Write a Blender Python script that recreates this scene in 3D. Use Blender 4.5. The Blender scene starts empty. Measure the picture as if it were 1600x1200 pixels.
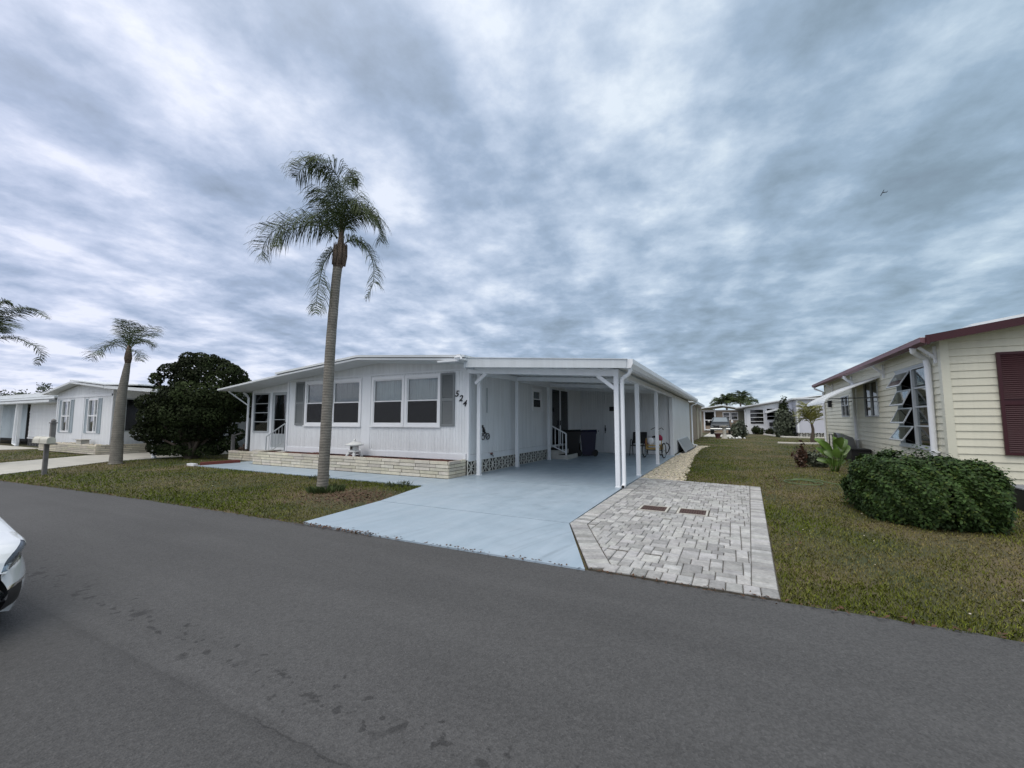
import bpy, math, random
import numpy as np
from mathutils import Matrix, Vector
random.seed(7); rng = np.random.default_rng(7)
S = bpy.context.scene
R = math.radians
# ------------------------------------------------------------------ camera
FPX, HY, VPX, EYE = 665.0, 657.0, 1144.0, 1.5          # measured from the photograph (1600 px wide)
PITCH = math.atan((HY-600)/FPX); YAW = math.atan((VPX-800)*math.cos(PITCH)/FPX)
cd = bpy.data.cameras.new("camera"); cam = bpy.data.objects.new("camera", cd); S.collection.objects.link(cam)
cam.location = (0, 0, EYE); cam.rotation_euler = (R(90)+PITCH, 0, YAW)
cd.sensor_width = 36; cd.lens = FPX/1600*36; cd.clip_start = .05; cd.clip_end = 6000
S.camera = cam
S.view_settings.view_transform = 'Standard'; S.view_settings.look = 'None'
S.view_settings.exposure = 0.30; S.view_settings.gamma = 1
S.cycles.use_denoising = True
# ------------------------------------------------------------------ sky
SUN_EL, SUN_AZ = R(66), R(190)                         # azimuth clockwise from +Y
W = bpy.data.worlds.new("World"); S.world = W; W.use_nodes = True
nt = W.node_tree; nt.nodes.clear()
def N(t, nt_=None, **kw):
    n = (nt_ or nt).nodes.new(t)
    for k, v in kw.items():
        if k == 'inp':
            for a, b in v.items(): n.inputs[a].default_value = b
        else: setattr(n, k, v)
    return n
def wmath(op, a, b=None, c=None, clamp=False):
    n = N('ShaderNodeMath', operation=op, use_clamp=clamp)
    for i, x in enumerate((a, b, c)):
        if x is None: continue
        if isinstance(x, (int, float)): n.inputs[i].default_value = x
        else: nt.links.new(x, n.inputs[i])
    return n.outputs[0]
def wlink(a, b): nt.links.new(a, b)
tc = N('ShaderNodeTexCoord')
sep = N('ShaderNodeSeparateXYZ'); wlink(tc.outputs['Generated'], sep.inputs[0])
X_, Y_, Z_ = sep.outputs
zz = wmath('ADD', wmath('MAXIMUM', Z_, 0.0), 0.15)
SA = R(11)                                             # the cloud rolls run 11 degrees left of +Y
along = wmath('ADD', wmath('MULTIPLY', X_, -math.sin(SA)), wmath('MULTIPLY', Y_, math.cos(SA)))
across = wmath('ADD', wmath('MULTIPLY', X_, math.cos(SA)), wmath('MULTIPLY', Y_, math.sin(SA)))
u = wmath('DIVIDE', across, zz); v = wmath('DIVIDE', along, zz)
def cvec(su, sv, off):
    c = N('ShaderNodeCombineXYZ')
    wlink(wmath('MULTIPLY', u, su), c.inputs[0]); wlink(wmath('MULTIPLY', v, sv), c.inputs[1]); c.inputs[2].default_value = off
    return c.outputs[0]
def wnoise(vec, scale, detail=4, rough=.5, dist=0.0):
    n = N('ShaderNodeTexNoise', inp={'Scale': scale, 'Detail': detail, 'Roughness': rough, 'Distortion': dist}); wlink(vec, n.inputs['Vector']); return n.outputs[0]
n1 = wnoise(cvec(1.75, .52, 5.7), 1.0, 3, .5, .3)      # long soft rolls
n2 = wnoise(cvec(2.1, 1.95, 21.3), 1.75, 7, .58, .1)
n4 = wnoise(cvec(2.1, 2.1, 33.3), 4.2, 6, .6, .1)       # small broken puffs       # broken puffs
n3 = wnoise(cvec(.5, .3, 14.2), 1.0, 2, .5)
dens = wmath('ADD', wmath('ADD', wmath('MULTIPLY', n1, .40), wmath('MULTIPLY', n2, .32)), wmath('ADD', wmath('MULTIPLY', n3, .16), wmath('MULTIPLY', n4, .12)))
bright = wmath('MULTIPLY_ADD', wmath('SUBTRACT', dens, .5), 3.5, .52)
# darker, greener cloud to the right of the view; lighter to the left and overhead
RX, RY = math.cos(YAW), math.sin(YAW)
side = wmath('ADD', wmath('MULTIPLY', X_, RX), wmath('MULTIPLY', Y_, RY))
bright = wmath('ADD', bright, wmath('MULTIPLY', side, -.20))
bright = wmath('ADD', bright, wmath('MULTIPLY', wmath('POWER', wmath('SUBTRACT', 1.0, wmath('MAXIMUM', Z_, 0.0)), 9.0), .50))
bright = wmath('ADD', bright, wmath('MULTIPLY', Z_, .24), clamp=True)
cr = N('ShaderNodeValToRGB'); el = cr.color_ramp.elements
el[0].position = 0; el[0].color = (.20, .25, .31, 1); el[1].position = 1; el[1].color = (.72, .79, .84, 1)
for p, c in ((.3, (.25, .325, .40, 1)), (.55, (.335, .43, .54, 1)), (.78, (.50, .59, .69, 1))):
    e = el.new(p); e.color = c
wlink(bright, cr.inputs[0])
tint = N('ShaderNodeMix', data_type='RGBA', blend_type='MULTIPLY'); tint.inputs[0].default_value = 1
tr = N('ShaderNodeValToRGB'); te = tr.color_ramp.elements
te[0].position = .15; te[0].color = (1.02, .97, 1.07, 1); te[1].position = .85; te[1].color = (.88, .93, .95, 1)
wlink(wmath('MULTIPLY_ADD', side, .5, .5), tr.inputs[0])
wlink(cr.outputs[0], tint.inputs[6]); wlink(tr.outputs[0], tint.inputs[7])
sky = N('ShaderNodeTexSky', sky_type='NISHITA', sun_disc=False, sun_elevation=SUN_EL, sun_rotation=SUN_AZ, air_density=1.2, dust_density=2.0)
bg1 = N('ShaderNodeBackground'); bg1.inputs[1].default_value = .05; wlink(sky.outputs[0], bg1.inputs[0])
# the cloud deck is thinnest round the hidden sun, high behind the camera
SDV = (math.sin(SUN_AZ)*math.cos(SUN_EL), math.cos(SUN_AZ)*math.cos(SUN_EL), math.sin(SUN_EL))
dp = N('ShaderNodeVectorMath', operation='DOT_PRODUCT'); wlink(tc.outputs['Generated'], dp.inputs[0]); dp.inputs[1].default_value = SDV
glow = wmath('POWER', wmath('MAXIMUM', dp.outputs['Value'], 0.0), 4.0)
lit = N('ShaderNodeMix', data_type='RGBA', blend_type='ADD'); lit.inputs[0].default_value = 1
gl_ = N('ShaderNodeVectorMath', operation='SCALE'); gl_.inputs[0].default_value = (1.50, 1.38, 1.18); wlink(glow, gl_.inputs[3])
wlink(tint.outputs[2], lit.inputs[6]); wlink(gl_.outputs[0], lit.inputs[7])
bg2 = N('ShaderNodeBackground'); bg2.inputs[1].default_value = 1.0; wlink(lit.outputs[2], bg2.inputs[0])
mx = N('ShaderNodeMixShader'); mx.inputs[0].default_value = .92
wlink(bg1.outputs[0], mx.inputs[1]); wlink(bg2.outputs[0], mx.inputs[2])
out = N('ShaderNodeOutputWorld'); wlink(mx.outputs[0], out.inputs[0])
W.cycles.sampling_method = 'MANUAL'; W.cycles.sample_map_resolution = 1024
sl = bpy.data.lights.new("sun", 'SUN'); sun = bpy.data.objects.new("sun", sl); S.collection.objects.link(sun)
sl.energy = .75; sl.angle = R(50); sl.color = (1, .93, .82)
sd = Vector((math.sin(SUN_AZ)*math.cos(SUN_EL), math.cos(SUN_AZ)*math.cos(SUN_EL), math.sin(SUN_EL)))
sun.rotation_euler = sd.to_track_quat('Z', 'Y').to_euler(); sun.location = sd*60

# ------------------------------------------------------------------ materials
MC = {}
def material(name, col, rough=.6, var=.10, vs=2.5, bump=0., bs=60., metal=0., spec=.4, coat=0., fine=.0, fs=80., rings=None, streak=None, attr=None, emit=None, ao=None, strain=None):
    if name in MC: return MC[name]
    m = bpy.data.materials.new(name); m.use_nodes = True; t = m.node_tree; b = t.nodes['Principled BSDF']
    b.inputs['Roughness'].default_value = rough; b.inputs['Metallic'].default_value = metal
    b.inputs['Specular IOR Level'].default_value = spec; b.inputs['Coat Weight'].default_value = coat; b.inputs['Coat Roughness'].default_value = .05
    tc = N('ShaderNodeTexCoord', t); g = N('ShaderNodeNewGeometry', t); P = g.outputs['Position']
    def noise(scale, det=5, vec=P, rgh=.55):
        n = N('ShaderNodeTexNoise', t, inp={'Scale': scale, 'Detail': det, 'Roughness': rgh}); t.links.new(vec, n.inputs['Vector']); return n.outputs[0]
    def mul(colsock, fac, lo, hi):
        mr = N('ShaderNodeMapRange', t, inp={'From Min': .25, 'From Max': .75, 'To Min': lo, 'To Max': hi}); t.links.new(fac, mr.inputs[0])
        mm = N('ShaderNodeVectorMath', t, operation='SCALE'); t.links.new(colsock, mm.inputs[0]); t.links.new(mr.outputs[0], mm.inputs[3]); return mm.outputs[0]
    rgb = N('ShaderNodeRGB', t); rgb.outputs[0].default_value = (*col, 1); c = rgb.outputs[0]
    if attr:
        a = N('ShaderNodeVertexColor', t, layer_name=attr); mm = N('ShaderNodeVectorMath', t, operation='MULTIPLY')
        t.links.new(c, mm.inputs[0]); t.links.new(a.outputs[0], mm.inputs[1]); c = mm.outputs[0]
    if var: c = mul(c, noise(vs), 1-var, 1+var)
    if fine: c = mul(c, noise(fs, 3), 1-fine, 1+fine)
    if streak:                                          # rain streaks running down: noise squeezed in z
        mp = N('ShaderNodeMapping', t); mp.inputs['Scale'].default_value = (5, 5, .35); t.links.new(P, mp.inputs[0])
        c = mul(c, noise(1.6, 5, mp.outputs[0]), 1-streak, 1+streak*.4)
    if rings:
        w = N('ShaderNodeTexWave', t, bands_direction='Z', inp={'Scale': rings, 'Distortion': 2.5, 'Detail': 3, 'Detail Scale': 2.}); t.links.new(P, w.inputs[0])
        c = mul(c, w.outputs['Fac'], .84, 1.08)
    t.links.new(c, b.inputs['Base Color'])
    if bump or rings:
        bn = N('ShaderNodeBump', t, inp={'Strength': .3 if rings else bump, 'Distance': .02})
        t.links.new(w.outputs['Fac'] if rings else noise(bs, 4), bn.inputs['Height']); t.links.new(bn.outputs[0], b.inputs['Normal'])
    if emit: b.inputs['Emission Color'].default_value = (*emit[0], 1); b.inputs['Emission Strength'].default_value = emit[1]
    MC[name] = m; return m
white = material('white_painted_siding', (.77, .79, .81), .5, .05, .8, .06, 90, streak=.13)
wtrim = material('white_trim_paint', (.78, .80, .83), .4, .03, 1.5, .03, 60, streak=.05)
wvinyl = material('white_window_vinyl', (.80, .81, .83), .35, .02, 2)
roofw = material('white_metal_roof', (.66, .69, .71), .4, .07, .7, .05, 20, streak=.05)
soffit = material('soffit_white_panel', (.62, .65, .67), .55, .04, 1)
graysh = material('grey_shutter_paint', (.20, .215, .22), .55, .05, 3, .1, 60)
darkm = material('black_metal', (.012, .012, .014), .4, .1)
alum = material('mill_aluminium', (.50, .52, .54), .35, .08, 4, metal=.7)
galum = material('grey_painted_aluminium', (.42, .45, .47), .45, .06, 4)
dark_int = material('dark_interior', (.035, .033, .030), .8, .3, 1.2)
curt = material('curtain_cloth', (.16, .175, .16), .8, .15, 6, .1, 90)
vert = material('vertical_blind_cloth', (.50, .53, .55), .7, .1, 4)
screen = material('dark_insect_screen', (.018, .018, .02), .5, .2, 4)
brick_m = material('cream_slate_brick', (.60, .565, .48), .75, .13, 6, .5, 45, fine=.09, fs=25, attr='tone')
mortar = material('dark_mortar', (.07, .062, .055), .9, .2, 30, .3, 80)
mulch = material('red_mulch', (.085, .028, .020), .95, .4, 25, 1., 40, fine=.4, fs=60)
block_m = material('cast_block_white', (.60, .60, .56), .75, .15, 4, .3, 60)
bark = material('grey_palm_bark', (.205, .19, .165), .9, .22, 5, .7, 30, rings=5.2, fine=.2, fs=35)
bark2 = material('brown_bark', (.095, .075, .06), .9, .3, 6, .8, 30)
husk = material('brown_palm_husk', (.13, .098, .075), .85, .35, 9, .8, 25)
frond_m = material('palm_leaf_green', (.058, .080, .030), .6, .3, 2, spec=.15, attr='tone')
tree_m = material('dark_evergreen_leaf', (.022, .031, .011), .75, .3, 1.5, spec=.15, attr='tone')
hedge_m = material('hedge_leaf', (.030, .058, .013), .6, .25, 2.5, spec=.2, attr='tone')
bright_leaf = material('bright_banana_leaf', (.095, .17, .03), .35, .2, 3, spec=.5, attr='tone')
red_leaf = material('red_croton_leaf', (.070, .036, .022), .5, .3, 5, attr='tone')
grey_leaf = material('grey_green_leaf', (.070, .085, .055), .55, .25, 2, attr='tone')
cream = material('cream_vinyl_siding', (.69, .67, .55), .5, .05, 1.2, .04, 50, streak=.08)
creamt = material('cream_corner_trim', (.66, .65, .54), .45, .04, 2)
maroon = material('maroon_painted_metal', (.046, .009, .014), .45, .1, 3)
maroonw = material('faded_maroon_gutter', (.17, .085, .10), .5, .12, 2)
tan = material('tan_siding', (.33, .265, .20), .6, .08, 2, streak=.08)
bluewall = material('pale_blue_siding', (.36, .42, .46), .6, .06, 2, streak=.06)
carp = material('white_car_paint', (.74, .76, .77), .18, .01, 2, coat=1., spec=.5)
blackpl = material('black_plastic', (.012, .012, .013), .45, .1, 5)
chrome = material('chrome_trim', (.75, .77, .78), .12, .02, 4, metal=1.)
tyre = material('tyre_rubber', (.02, .02, .021), .8, .2, 10)
truckp = material('dark_truck_paint', (.018, .024, .028), .25, .1, 2, coat=1.)
bluep = material('navy_bin_plastic', (.012, .011, .038), .45, .08, 4)
blackbin = material('black_bin_plastic', (.010, .010, .011), .5, .08, 4)
stepw = material('worn_white_step', (.50, .49, .46), .6, .15, 5)
mat_dark = material('dark_step_tread', (.02, .02, .02), .9, .2, 30)
rustm = material('rusty_cover', (.070, .042, .036), .8, .3, 18, .6, 50, fine=.3, fs=60)
concr = material('pale_concrete', (.47, .455, .41), .85, .12, 1.5, .25, 40, fine=.08, fs=60)
stone_m = material('cream_stone', (.62, .57, .47), .85, .15, 8, .4, 30, attr='tone')
lant_m = material('white_stone_lantern', (.66, .67, .66), .7, .08, 10, .2, 60)
mailw = material('cream_mailbox_paint', (.58, .56, .48), .5, .12, 8)
woodg = material('weathered_grey_wood', (.20, .19, .185), .85, .2, 8, .4, 30, streak=.2)
redp = material('dark_red_paint', (.17, .045, .035), .6, .2, 12)
redbag = material('red_cloth_bag', (.28, .02, .06), .8, .1, 5)
yellowm = material('tan_yellow_wood', (.42, .28, .09), .6, .15, 8)
greytub = material('grey_plastic_tub', (.22, .225, .235), .4, .08, 5)
greenhose = material('green_garden_hose', (.10, .15, .06), .5, .1, 8)
roofdark = material('grey_roof_edge', (.20, .20, .205), .6, .1, 2)
pot_m = material('dark_clay_pot', (.06, .018, .018), .6, .15, 10)
planem = material('dark_aeroplane_grey', (.05, .065, .09), .5, .05)
lensm = material('headlight_chrome', (.55, .58, .60), .15, .1, 20, metal=.9)

def glass(name, tintc=(.9, .93, .93), refl=1.0):
    m = bpy.data.materials.new(name); m.use_nodes = True; t = m.node_tree; t.nodes.clear()
    tr = N('ShaderNodeBsdfTransparent', t); tr.inputs[0].default_value = (*tintc, 1)
    gl = N('ShaderNodeBsdfGlossy', t, inp={'Roughness': .02}); fr = N('ShaderNodeFresnel', t, inp={'IOR': 1.65})
    mr = N('ShaderNodeMath', t, operation='MULTIPLY_ADD', use_clamp=True); mr.inputs[1].default_value = refl; mr.inputs[2].default_value = .02
    nz = N('ShaderNodeTexNoise', t, inp={'Scale': .9, 'Detail': 1}); ge = N('ShaderNodeNewGeometry', t); t.links.new(ge.outputs['Position'], nz.inputs['Vector'])
    bp = N('ShaderNodeBump', t, inp={'Strength': .15, 'Distance': .05}); t.links.new(nz.outputs[0], bp.inputs['Height'])
    t.links.new(bp.outputs[0], gl.inputs['Normal'])
    pw = N('ShaderNodeMath', t, operation='MULTIPLY_ADD'); pw.inputs[1].default_value = 1/1.52-1.52; pw.inputs[2].default_value = 1.52; t.links.new(ge.outputs['Backfacing'], pw.inputs[0]); t.links.new(pw.outputs[0], fr.inputs['IOR'])
    t.links.new(fr.outputs[0], mr.inputs[0]); ms = N('ShaderNodeMixShader', t); o = N('ShaderNodeOutputMaterial', t)
    t.links.new(mr.outputs[0], ms.inputs[0]); t.links.new(tr.outputs[0], ms.inputs[1]); t.links.new(gl.outputs[0], ms.inputs[2]); t.links.new(ms.outputs[0], o.inputs[0])
    return m
pane_m = glass('window_glass', (.76, .81, .81), 1.5)
panet_m = glass('tinted_glass', (.35, .38, .40), .9)
headglass = glass('headlight_glass', (.8, .83, .85), .7)

# ------------------------------------------------------------------ mesh helpers
ORG = {}
def clip(poly, n, d):                                   # keep the part with n.p <= d
    o = []
    for i in range(len(poly)):
        a, b = poly[i], poly[(i+1) % len(poly)]
        da = sum(x*y for x, y in zip(n, a))-d; db = sum(x*y for x, y in zip(n, b))-d
        if da <= 0: o.append(a)
        if (da < 0 < db) or (db < 0 < da):
            s = da/(da-db); o.append(tuple(x+(y-x)*s for x, y in zip(a, b)))
    return o
class MB:
    def __init__(s, M=None): s.v = []; s.f = []; s.M = M; s.smooth = False; s.tone = []
    def add(s, vs, fs, tone=1.):
        b = len(s.v)
        if s.M is not None:
            vs = [tuple(s.M @ Vector(p)) for p in vs]
            if s.M.determinant() < 0: fs = [tuple(reversed(f)) for f in fs]
        s.v += [tuple(p) for p in vs]; s.f += [tuple(b+i for i in f) for f in fs]; s.tone += [tone]*len(vs)
    def box(s, x0, x1, y0, y1, z0, z1, tone=1.):
        vs = [(x, y, z) for z in (z0, z1) for y in (y0, y1) for x in (x0, x1)]
        s.add(vs, [(0, 2, 3, 1), (4, 5, 7, 6), (0, 1, 5, 4), (2, 6, 7, 3), (0, 4, 6, 2), (1, 3, 7, 5)], tone)
    def bbox(s, x0, x1, y0, y1, z0, z1, b=.01, tone=1.):       # box with chamfered top edges
        vs = [(x0, y0, z0), (x1, y0, z0), (x1, y1, z0), (x0, y1, z0), (x0, y0, z1-b), (x1, y0, z1-b), (x1, y1, z1-b), (x0, y1, z1-b),
              (x0+b, y0+b, z1), (x1-b, y0+b, z1), (x1-b, y1-b, z1), (x0+b, y1-b, z1)]
        s.add(vs, [(0, 1, 5, 4), (1, 2, 6, 5), (2, 3, 7, 6), (3, 0, 4, 7), (4, 5, 9, 8), (5, 6, 10, 9), (6, 7, 11, 10), (7, 4, 8, 11), (8, 9, 10, 11), (3, 2, 1, 0)], tone)
    def poly(s, pts, tone=1.): s.add(pts, [tuple(range(len(pts)))], tone)
    def prism(s, pts, z0, z1, tone=1.):                 # polygon in xy, extruded in z
        n = len(pts); vs = [(x, y, z0) for x, y in pts]+[(x, y, z1) for x, y in pts]
        s.add(vs, [tuple(range(n-1, -1, -1)), tuple(range(n, 2*n))]+[(i, (i+1) % n, n+(i+1) % n, n+i) for i in range(n)], tone)
    def xprism(s, pts, y0, y1, tone=1.):                # polygon in xz, extruded along y
        n = len(pts); vs = [(x, y0, z) for x, z in pts]+[(x, y1, z) for x, z in pts]
        s.add(vs, [tuple(range(n)), tuple(range(2*n-1, n-1, -1))]+[(i, n+i, n+(i+1) % n, (i+1) % n) for i in range(n)], tone)
    def yprism(s, pts, x0, x1, tone=1.):                # polygon in yz, extruded along x
        n = len(pts); vs = [(x0, y, z) for y, z in pts]+[(x1, y, z) for y, z in pts]
        s.add(vs, [tuple(range(n-1, -1, -1)), tuple(range(n, 2*n))]+[(i, (i+1) % n, n+(i+1) % n, n+i) for i in range(n)], tone)
    def bar(s, a, b, w, h=None, tone=1.):               # rectangular bar between two points
        a, b = Vector(a), Vector(b); h = h or w; d = (b-a).normalized()
        up = Vector((0, 0, 1)) if abs(d.z) < .95 else Vector((0, 1, 0)); sx = d.cross(up).normalized(); uu = sx.cross(d)
        vs = [p+sx*i*w/2+uu*j*h/2 for p in (a, b) for i, j in ((-1, -1), (1, -1), (1, 1), (-1, 1))]
        s.add(vs, [(3, 2, 1, 0), (4, 5, 6, 7), (0, 1, 5, 4), (1, 2, 6, 5), (2, 3, 7, 6), (3, 0, 4, 7)], tone)
    def tube(s, pts, r, n=8, caps=True, tone=1.):
        pts = [Vector(p) for p in pts]; rs = r if isinstance(r, (list, tuple)) else [r]*len(pts); vs = []; fs = []
        prev = None
        for i, p in enumerate(pts):
            d = (pts[min(i+1, len(pts)-1)]-pts[max(i-1, 0)]).normalized()
            if prev is None:
                a = Vector((1, 0, 0)) if abs(d.x) < .8 else Vector((0, 1, 0)); prev = d.cross(a).normalized()
            else: prev = (prev-d*prev.dot(d)).normalized()
            q = d.cross(prev)
            for k in range(n):
                t = 2*math.pi*k/n; vs.append(p+(prev*math.cos(t)+q*math.sin(t))*rs[i])
        for i in range(len(pts)-1):
            for k in range(n): fs.append((i*n+k, i*n+(k+1) % n, (i+1)*n+(k+1) % n, (i+1)*n+k))
        if caps: fs += [tuple(range(n-1, -1, -1)), tuple(range((len(pts)-1)*n, len(pts)*n))]
        s.add(vs, fs, tone)
    def lathe(s, prof, c=(0, 0, 0), n=20, axis='z'):
        vs = []; fs = []
        for r, z in prof:
            for k in range(n):
                t = 2*math.pi*k/n; a, b = r*math.cos(t), r*math.sin(t)
                vs.append((c[0]+a, c[1]+b, c[2]+z) if axis == 'z' else ((c[0]+z, c[1]+a, c[2]+b) if axis == 'x' else (c[0]+a, c[1]+z, c[2]+b)))
        for i in range(len(prof)-1):
            for k in range(n): fs.append((i*n+k, i*n+(k+1) % n, (i+1)*n+(k+1) % n, (i+1)*n+k))
        fs += [tuple(range(n)), tuple(range((len(prof)-1)*n, len(prof)*n))]
        s.add(vs, fs)
    def build(s, name, m, parent=None, smooth=None, tone=False):
        me = bpy.data.meshes.new(name); o3 = ORG.get(parent.name, (0, 0, 0)) if parent else (0, 0, 0)
        me.from_pydata([(x-o3[0], y-o3[1], z-o3[2]) for x, y, z in s.v], [], s.f); me.update()
        me.materials.append(m)
        if tone or any(t != 1. for t in s.tone) or m in (brick_m, frond_m, tree_m, hedge_m, bright_leaf, red_leaf, grey_leaf, stone_m):
            ca = me.color_attributes.new('tone', 'FLOAT_COLOR', 'POINT')
            t = np.array([(x, x, x, 1) if not isinstance(x, tuple) else (*x, 1) for x in s.tone], dtype=np.float32); ca.data.foreach_set('color', t.ravel())
        if smooth or s.smooth: me.polygons.foreach_set('use_smooth', [True]*len(me.polygons))
        o = bpy.data.objects.new(name, me); S.collection.objects.link(o)
        if parent: o.parent = parent; ORG[o.name] = o3
        return o
def nmesh(name, V, F, m, parent=None, tone=None):       # numpy mesh, F (n,k)
    me = bpy.data.meshes.new(name); o3 = ORG.get(parent.name, (0, 0, 0)) if parent else (0, 0, 0)
    V = V-np.array(o3); nv, (nf, k) = len(V), F.shape
    me.vertices.add(nv); me.vertices.foreach_set('co', V.astype(np.float32).ravel())
    me.loops.add(nf*k); me.loops.foreach_set('vertex_index', F.astype(np.int32).ravel())
    me.polygons.add(nf); me.polygons.foreach_set('loop_start', (np.arange(nf)*k).astype(np.int32)); me.update(calc_edges=True)
    me.materials.append(m)
    if tone is None: tone = np.ones((nv, 3))
    ca = me.color_attributes.new('tone', 'FLOAT_COLOR', 'POINT'); ca.data.foreach_set('color', np.hstack([tone, np.ones((nv, 1))]).astype(np.float32).ravel())
    o = bpy.data.objects.new(name, me); S.collection.objects.link(o)
    if parent: o.parent = parent; ORG[o.name] = o3
    return o
def tag(o, label=None, cat=None, group=None, kind=None):
    for k, v in (('label', label), ('category', cat), ('group', group), ('kind', kind)):
        if v: o[k] = v
    return o
def thing(name, loc, label, cat, group=None):
    o = bpy.data.objects.new(name, None); S.collection.objects.link(o); o.location = loc; o.empty_display_size = .2
    ORG[o.name] = tuple(loc); return tag(o, label, cat, group)
def structure(o): o['kind'] = 'structure'; return o
def front(Y): return Matrix(((1, 0, 0, 0), (0, -1, 0, Y), (0, 0, 1, 0), (0, 0, 0, 1)))      # u = +x, n toward -y
def east(X): return Matrix(((0, 1, 0, X), (1, 0, 0, 0), (0, 0, 1, 0), (0, 0, 0, 1)))        # u = y, n toward +x
def west(X): return Matrix(((0, -1, 0, X), (1, 0, 0, 0), (0, 0, 1, 0), (0, 0, 0, 1)))       # u = y, n toward -x
def spans(v0, v1, ops, u):
    """vertical pieces of a wall strip at u that are not inside an opening"""
    cuts = sorted((a, b) for (p, q, a, b) in ops if p <= u <= q); out = []; z = v0
    for a, b in cuts:
        if a > z: out.append((z, a))
        z = max(z, b)
    if z < v1: out.append((z, v1))
    return out
def groove_wall(mb, u0, u1, v0, top, ops=(), pitch=.10, g=.012, dep=.010, vary=0.3):
    us = [u0]; r = random.Random(int(u0*100))
    while us[-1] < u1-.03: us.append(min(u1, us[-1]+pitch*(1+vary*(r.random()-.5))))
    for i in range(len(us)-1):
        a, b = us[i], us[i+1]
        sub = sorted({a, b, *[x for (p, q, _, _) in ops for x in (p, q) if a < x < b]})
        for j in range(len(sub)-1):
            c, d = sub[j], sub[j+1]; gg = g if j == len(sub)-2 else 0; mid = (c+d)/2
            for (z0, z1) in spans(v0, 99, ops, mid):
                t0 = top(c) if z1 == 99 else z1; t1 = top(d) if z1 == 99 else z1
                mb.poly([(c, 0, z0), (d-gg, 0, z0), (d-gg, 0, t1), (c, 0, t0)])
                if gg:
                    mb.poly([(d-gg, 0, z0), (d-gg/2, -dep, z0), (d-gg/2, -dep, t1), (d-gg, 0, t1)])
                    mb.poly([(d-gg/2, -dep, z0), (d, 0, z0), (d, 0, t1), (d-gg/2, -dep, t1)])
def lap_wall(mb, u0, u1, v0, toppts, ops=(), pitch=.172, dep=.023):
    # toppts: (a, b): top line v <= a + b*u
    a, b = toppts; us = sorted({u0, u1, *[x for (p, q, _, _) in ops for x in (p, q) if u0 < x < u1]})
    for j in range(len(us)-1):
        c, d = us[j], us[j+1]; mid = (c+d)/2; vmax = max(a+b*c, a+b*d)
        for (z0, z1) in spans(v0, vmax, ops, mid):
            k = math.floor((z0-v0)/pitch)
            while v0+k*pitch < z1:
                p = max(z0, v0+k*pitch); q = min(z1, v0+(k+1)*pitch); h = q-p
                def nn(v): f = (v-(v0+k*pitch))/pitch; return dep*(1-f)
                for pl in ([(c, nn(p), p), (d, nn(p), p), (d, nn(q), q), (c, nn(q), q)],
                           [(c, -.004, p), (d, -.004, p), (d, nn(p), p), (c, nn(p), p)]):
                    pl = clip(pl, (-b, 0, 1), a)
                    if len(pl) > 2: mb.poly(pl)
                k += 1
def frame(mb, u0, u1, v0, v1, w, n0, n1):
    mb.box(u0, u0+w, n0, n1, v0, v1); mb.box(u1-w, u1, n0, n1, v0, v1)
    mb.box(u0+w, u1-w, n0, n1, v0, v0+w); mb.box(u0+w, u1-w, n0, n1, v1-w, v1)
def window(parent, M, u0, u1, v0, v1, casing=.08, split=.5, curtain=curt, scr=True, name='window', fm=None, depth=.03, cols=1, waves=True, glassm=None):
    fm = fm or wvinyl
    f = MB(M); frame(f, u0, u1, v0, v1, casing, -.06, depth)
    f.box(u0-.02, u1+.02, depth+.002, depth+.025, v0-.02, v0+.02)
    w = f.build(name, fm, parent)
    s = MB(M); a0, a1, b0, b1 = u0+casing, u1-casing, v0+casing, v1-casing; vm = b0+(b1-b0)*split
    frame(s, a0, a1, b0, vm+.02, .03, -.03, .015); frame(s, a0, a1, vm-.02, b1, .03, -.045, -.005)
    for k in range(1, cols):
        x = a0+(a1-a0)*k/cols; s.box(x-.02, x+.02, -.044, .013, b0+.03, b1-.03)
    s.build('sash', fm, w)
    g = MB(M); g.box(a0+.01, a1-.01, -.012, -.006, b0+.01, vm); g.box(a0+.01, a1-.01, -.032, -.026, vm, b1-.01)
    g.build('pane', glassm or pane_m, w)
    if scr:
        g = MB(M); g.box(a0+.02, a1-.02, .004, .006, b0+.02, vm-.005); g.build('insect_screen', screen_m, w)
    if curtain:
        c = MB(M); n = max(6, int((a1-a0)/.022)); vs = []
        for i in range(n+1):
            x = a0-.03+(a1-a0+.06)*i/n; y = -.13+(.018*math.sin(i*1.9)+.008*math.sin(i*.7) if waves else .012*(i % 2))
            vs += [(x, y, b0-.05), (x, y, b1+.05)]
        c.add(vs, [(2*i, 2*i+2, 2*i+3, 2*i+1) for i in range(n)]); c.build('curtain', curtain, w)
    return w
screen_m = bpy.data.materials.new('insect_screen_mesh'); screen_m.use_nodes = True
_t = screen_m.node_tree; _b = _t.nodes['Principled BSDF']; _b.inputs['Base Color'].default_value = (.02, .02, .022, 1); _b.inputs['Alpha'].default_value = .62
def digit(ch, parent, M, u, v, size, m):
    cu = bpy.data.curves.new('digit', 'FONT'); cu.body = ch; cu.size = size; cu.shear = .28; cu.extrude = .008; cu.offset = .004
    t = bpy.data.objects.new('tmp_text', cu); S.collection.objects.link(t); bpy.context.view_layer.update()
    me = bpy.data.meshes.new_from_object(t.evaluated_get(bpy.context.evaluated_depsgraph_get())); S.collection.objects.unlink(t); bpy.data.objects.remove(t)
    mb = MB(M); mb.add([(u+p.co.x, .012+p.co.z, v+p.co.y) for p in me.vertices], [tuple(f.vertices) for f in me.polygons])
    return mb.build('house_number_digit', m, parent)
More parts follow.
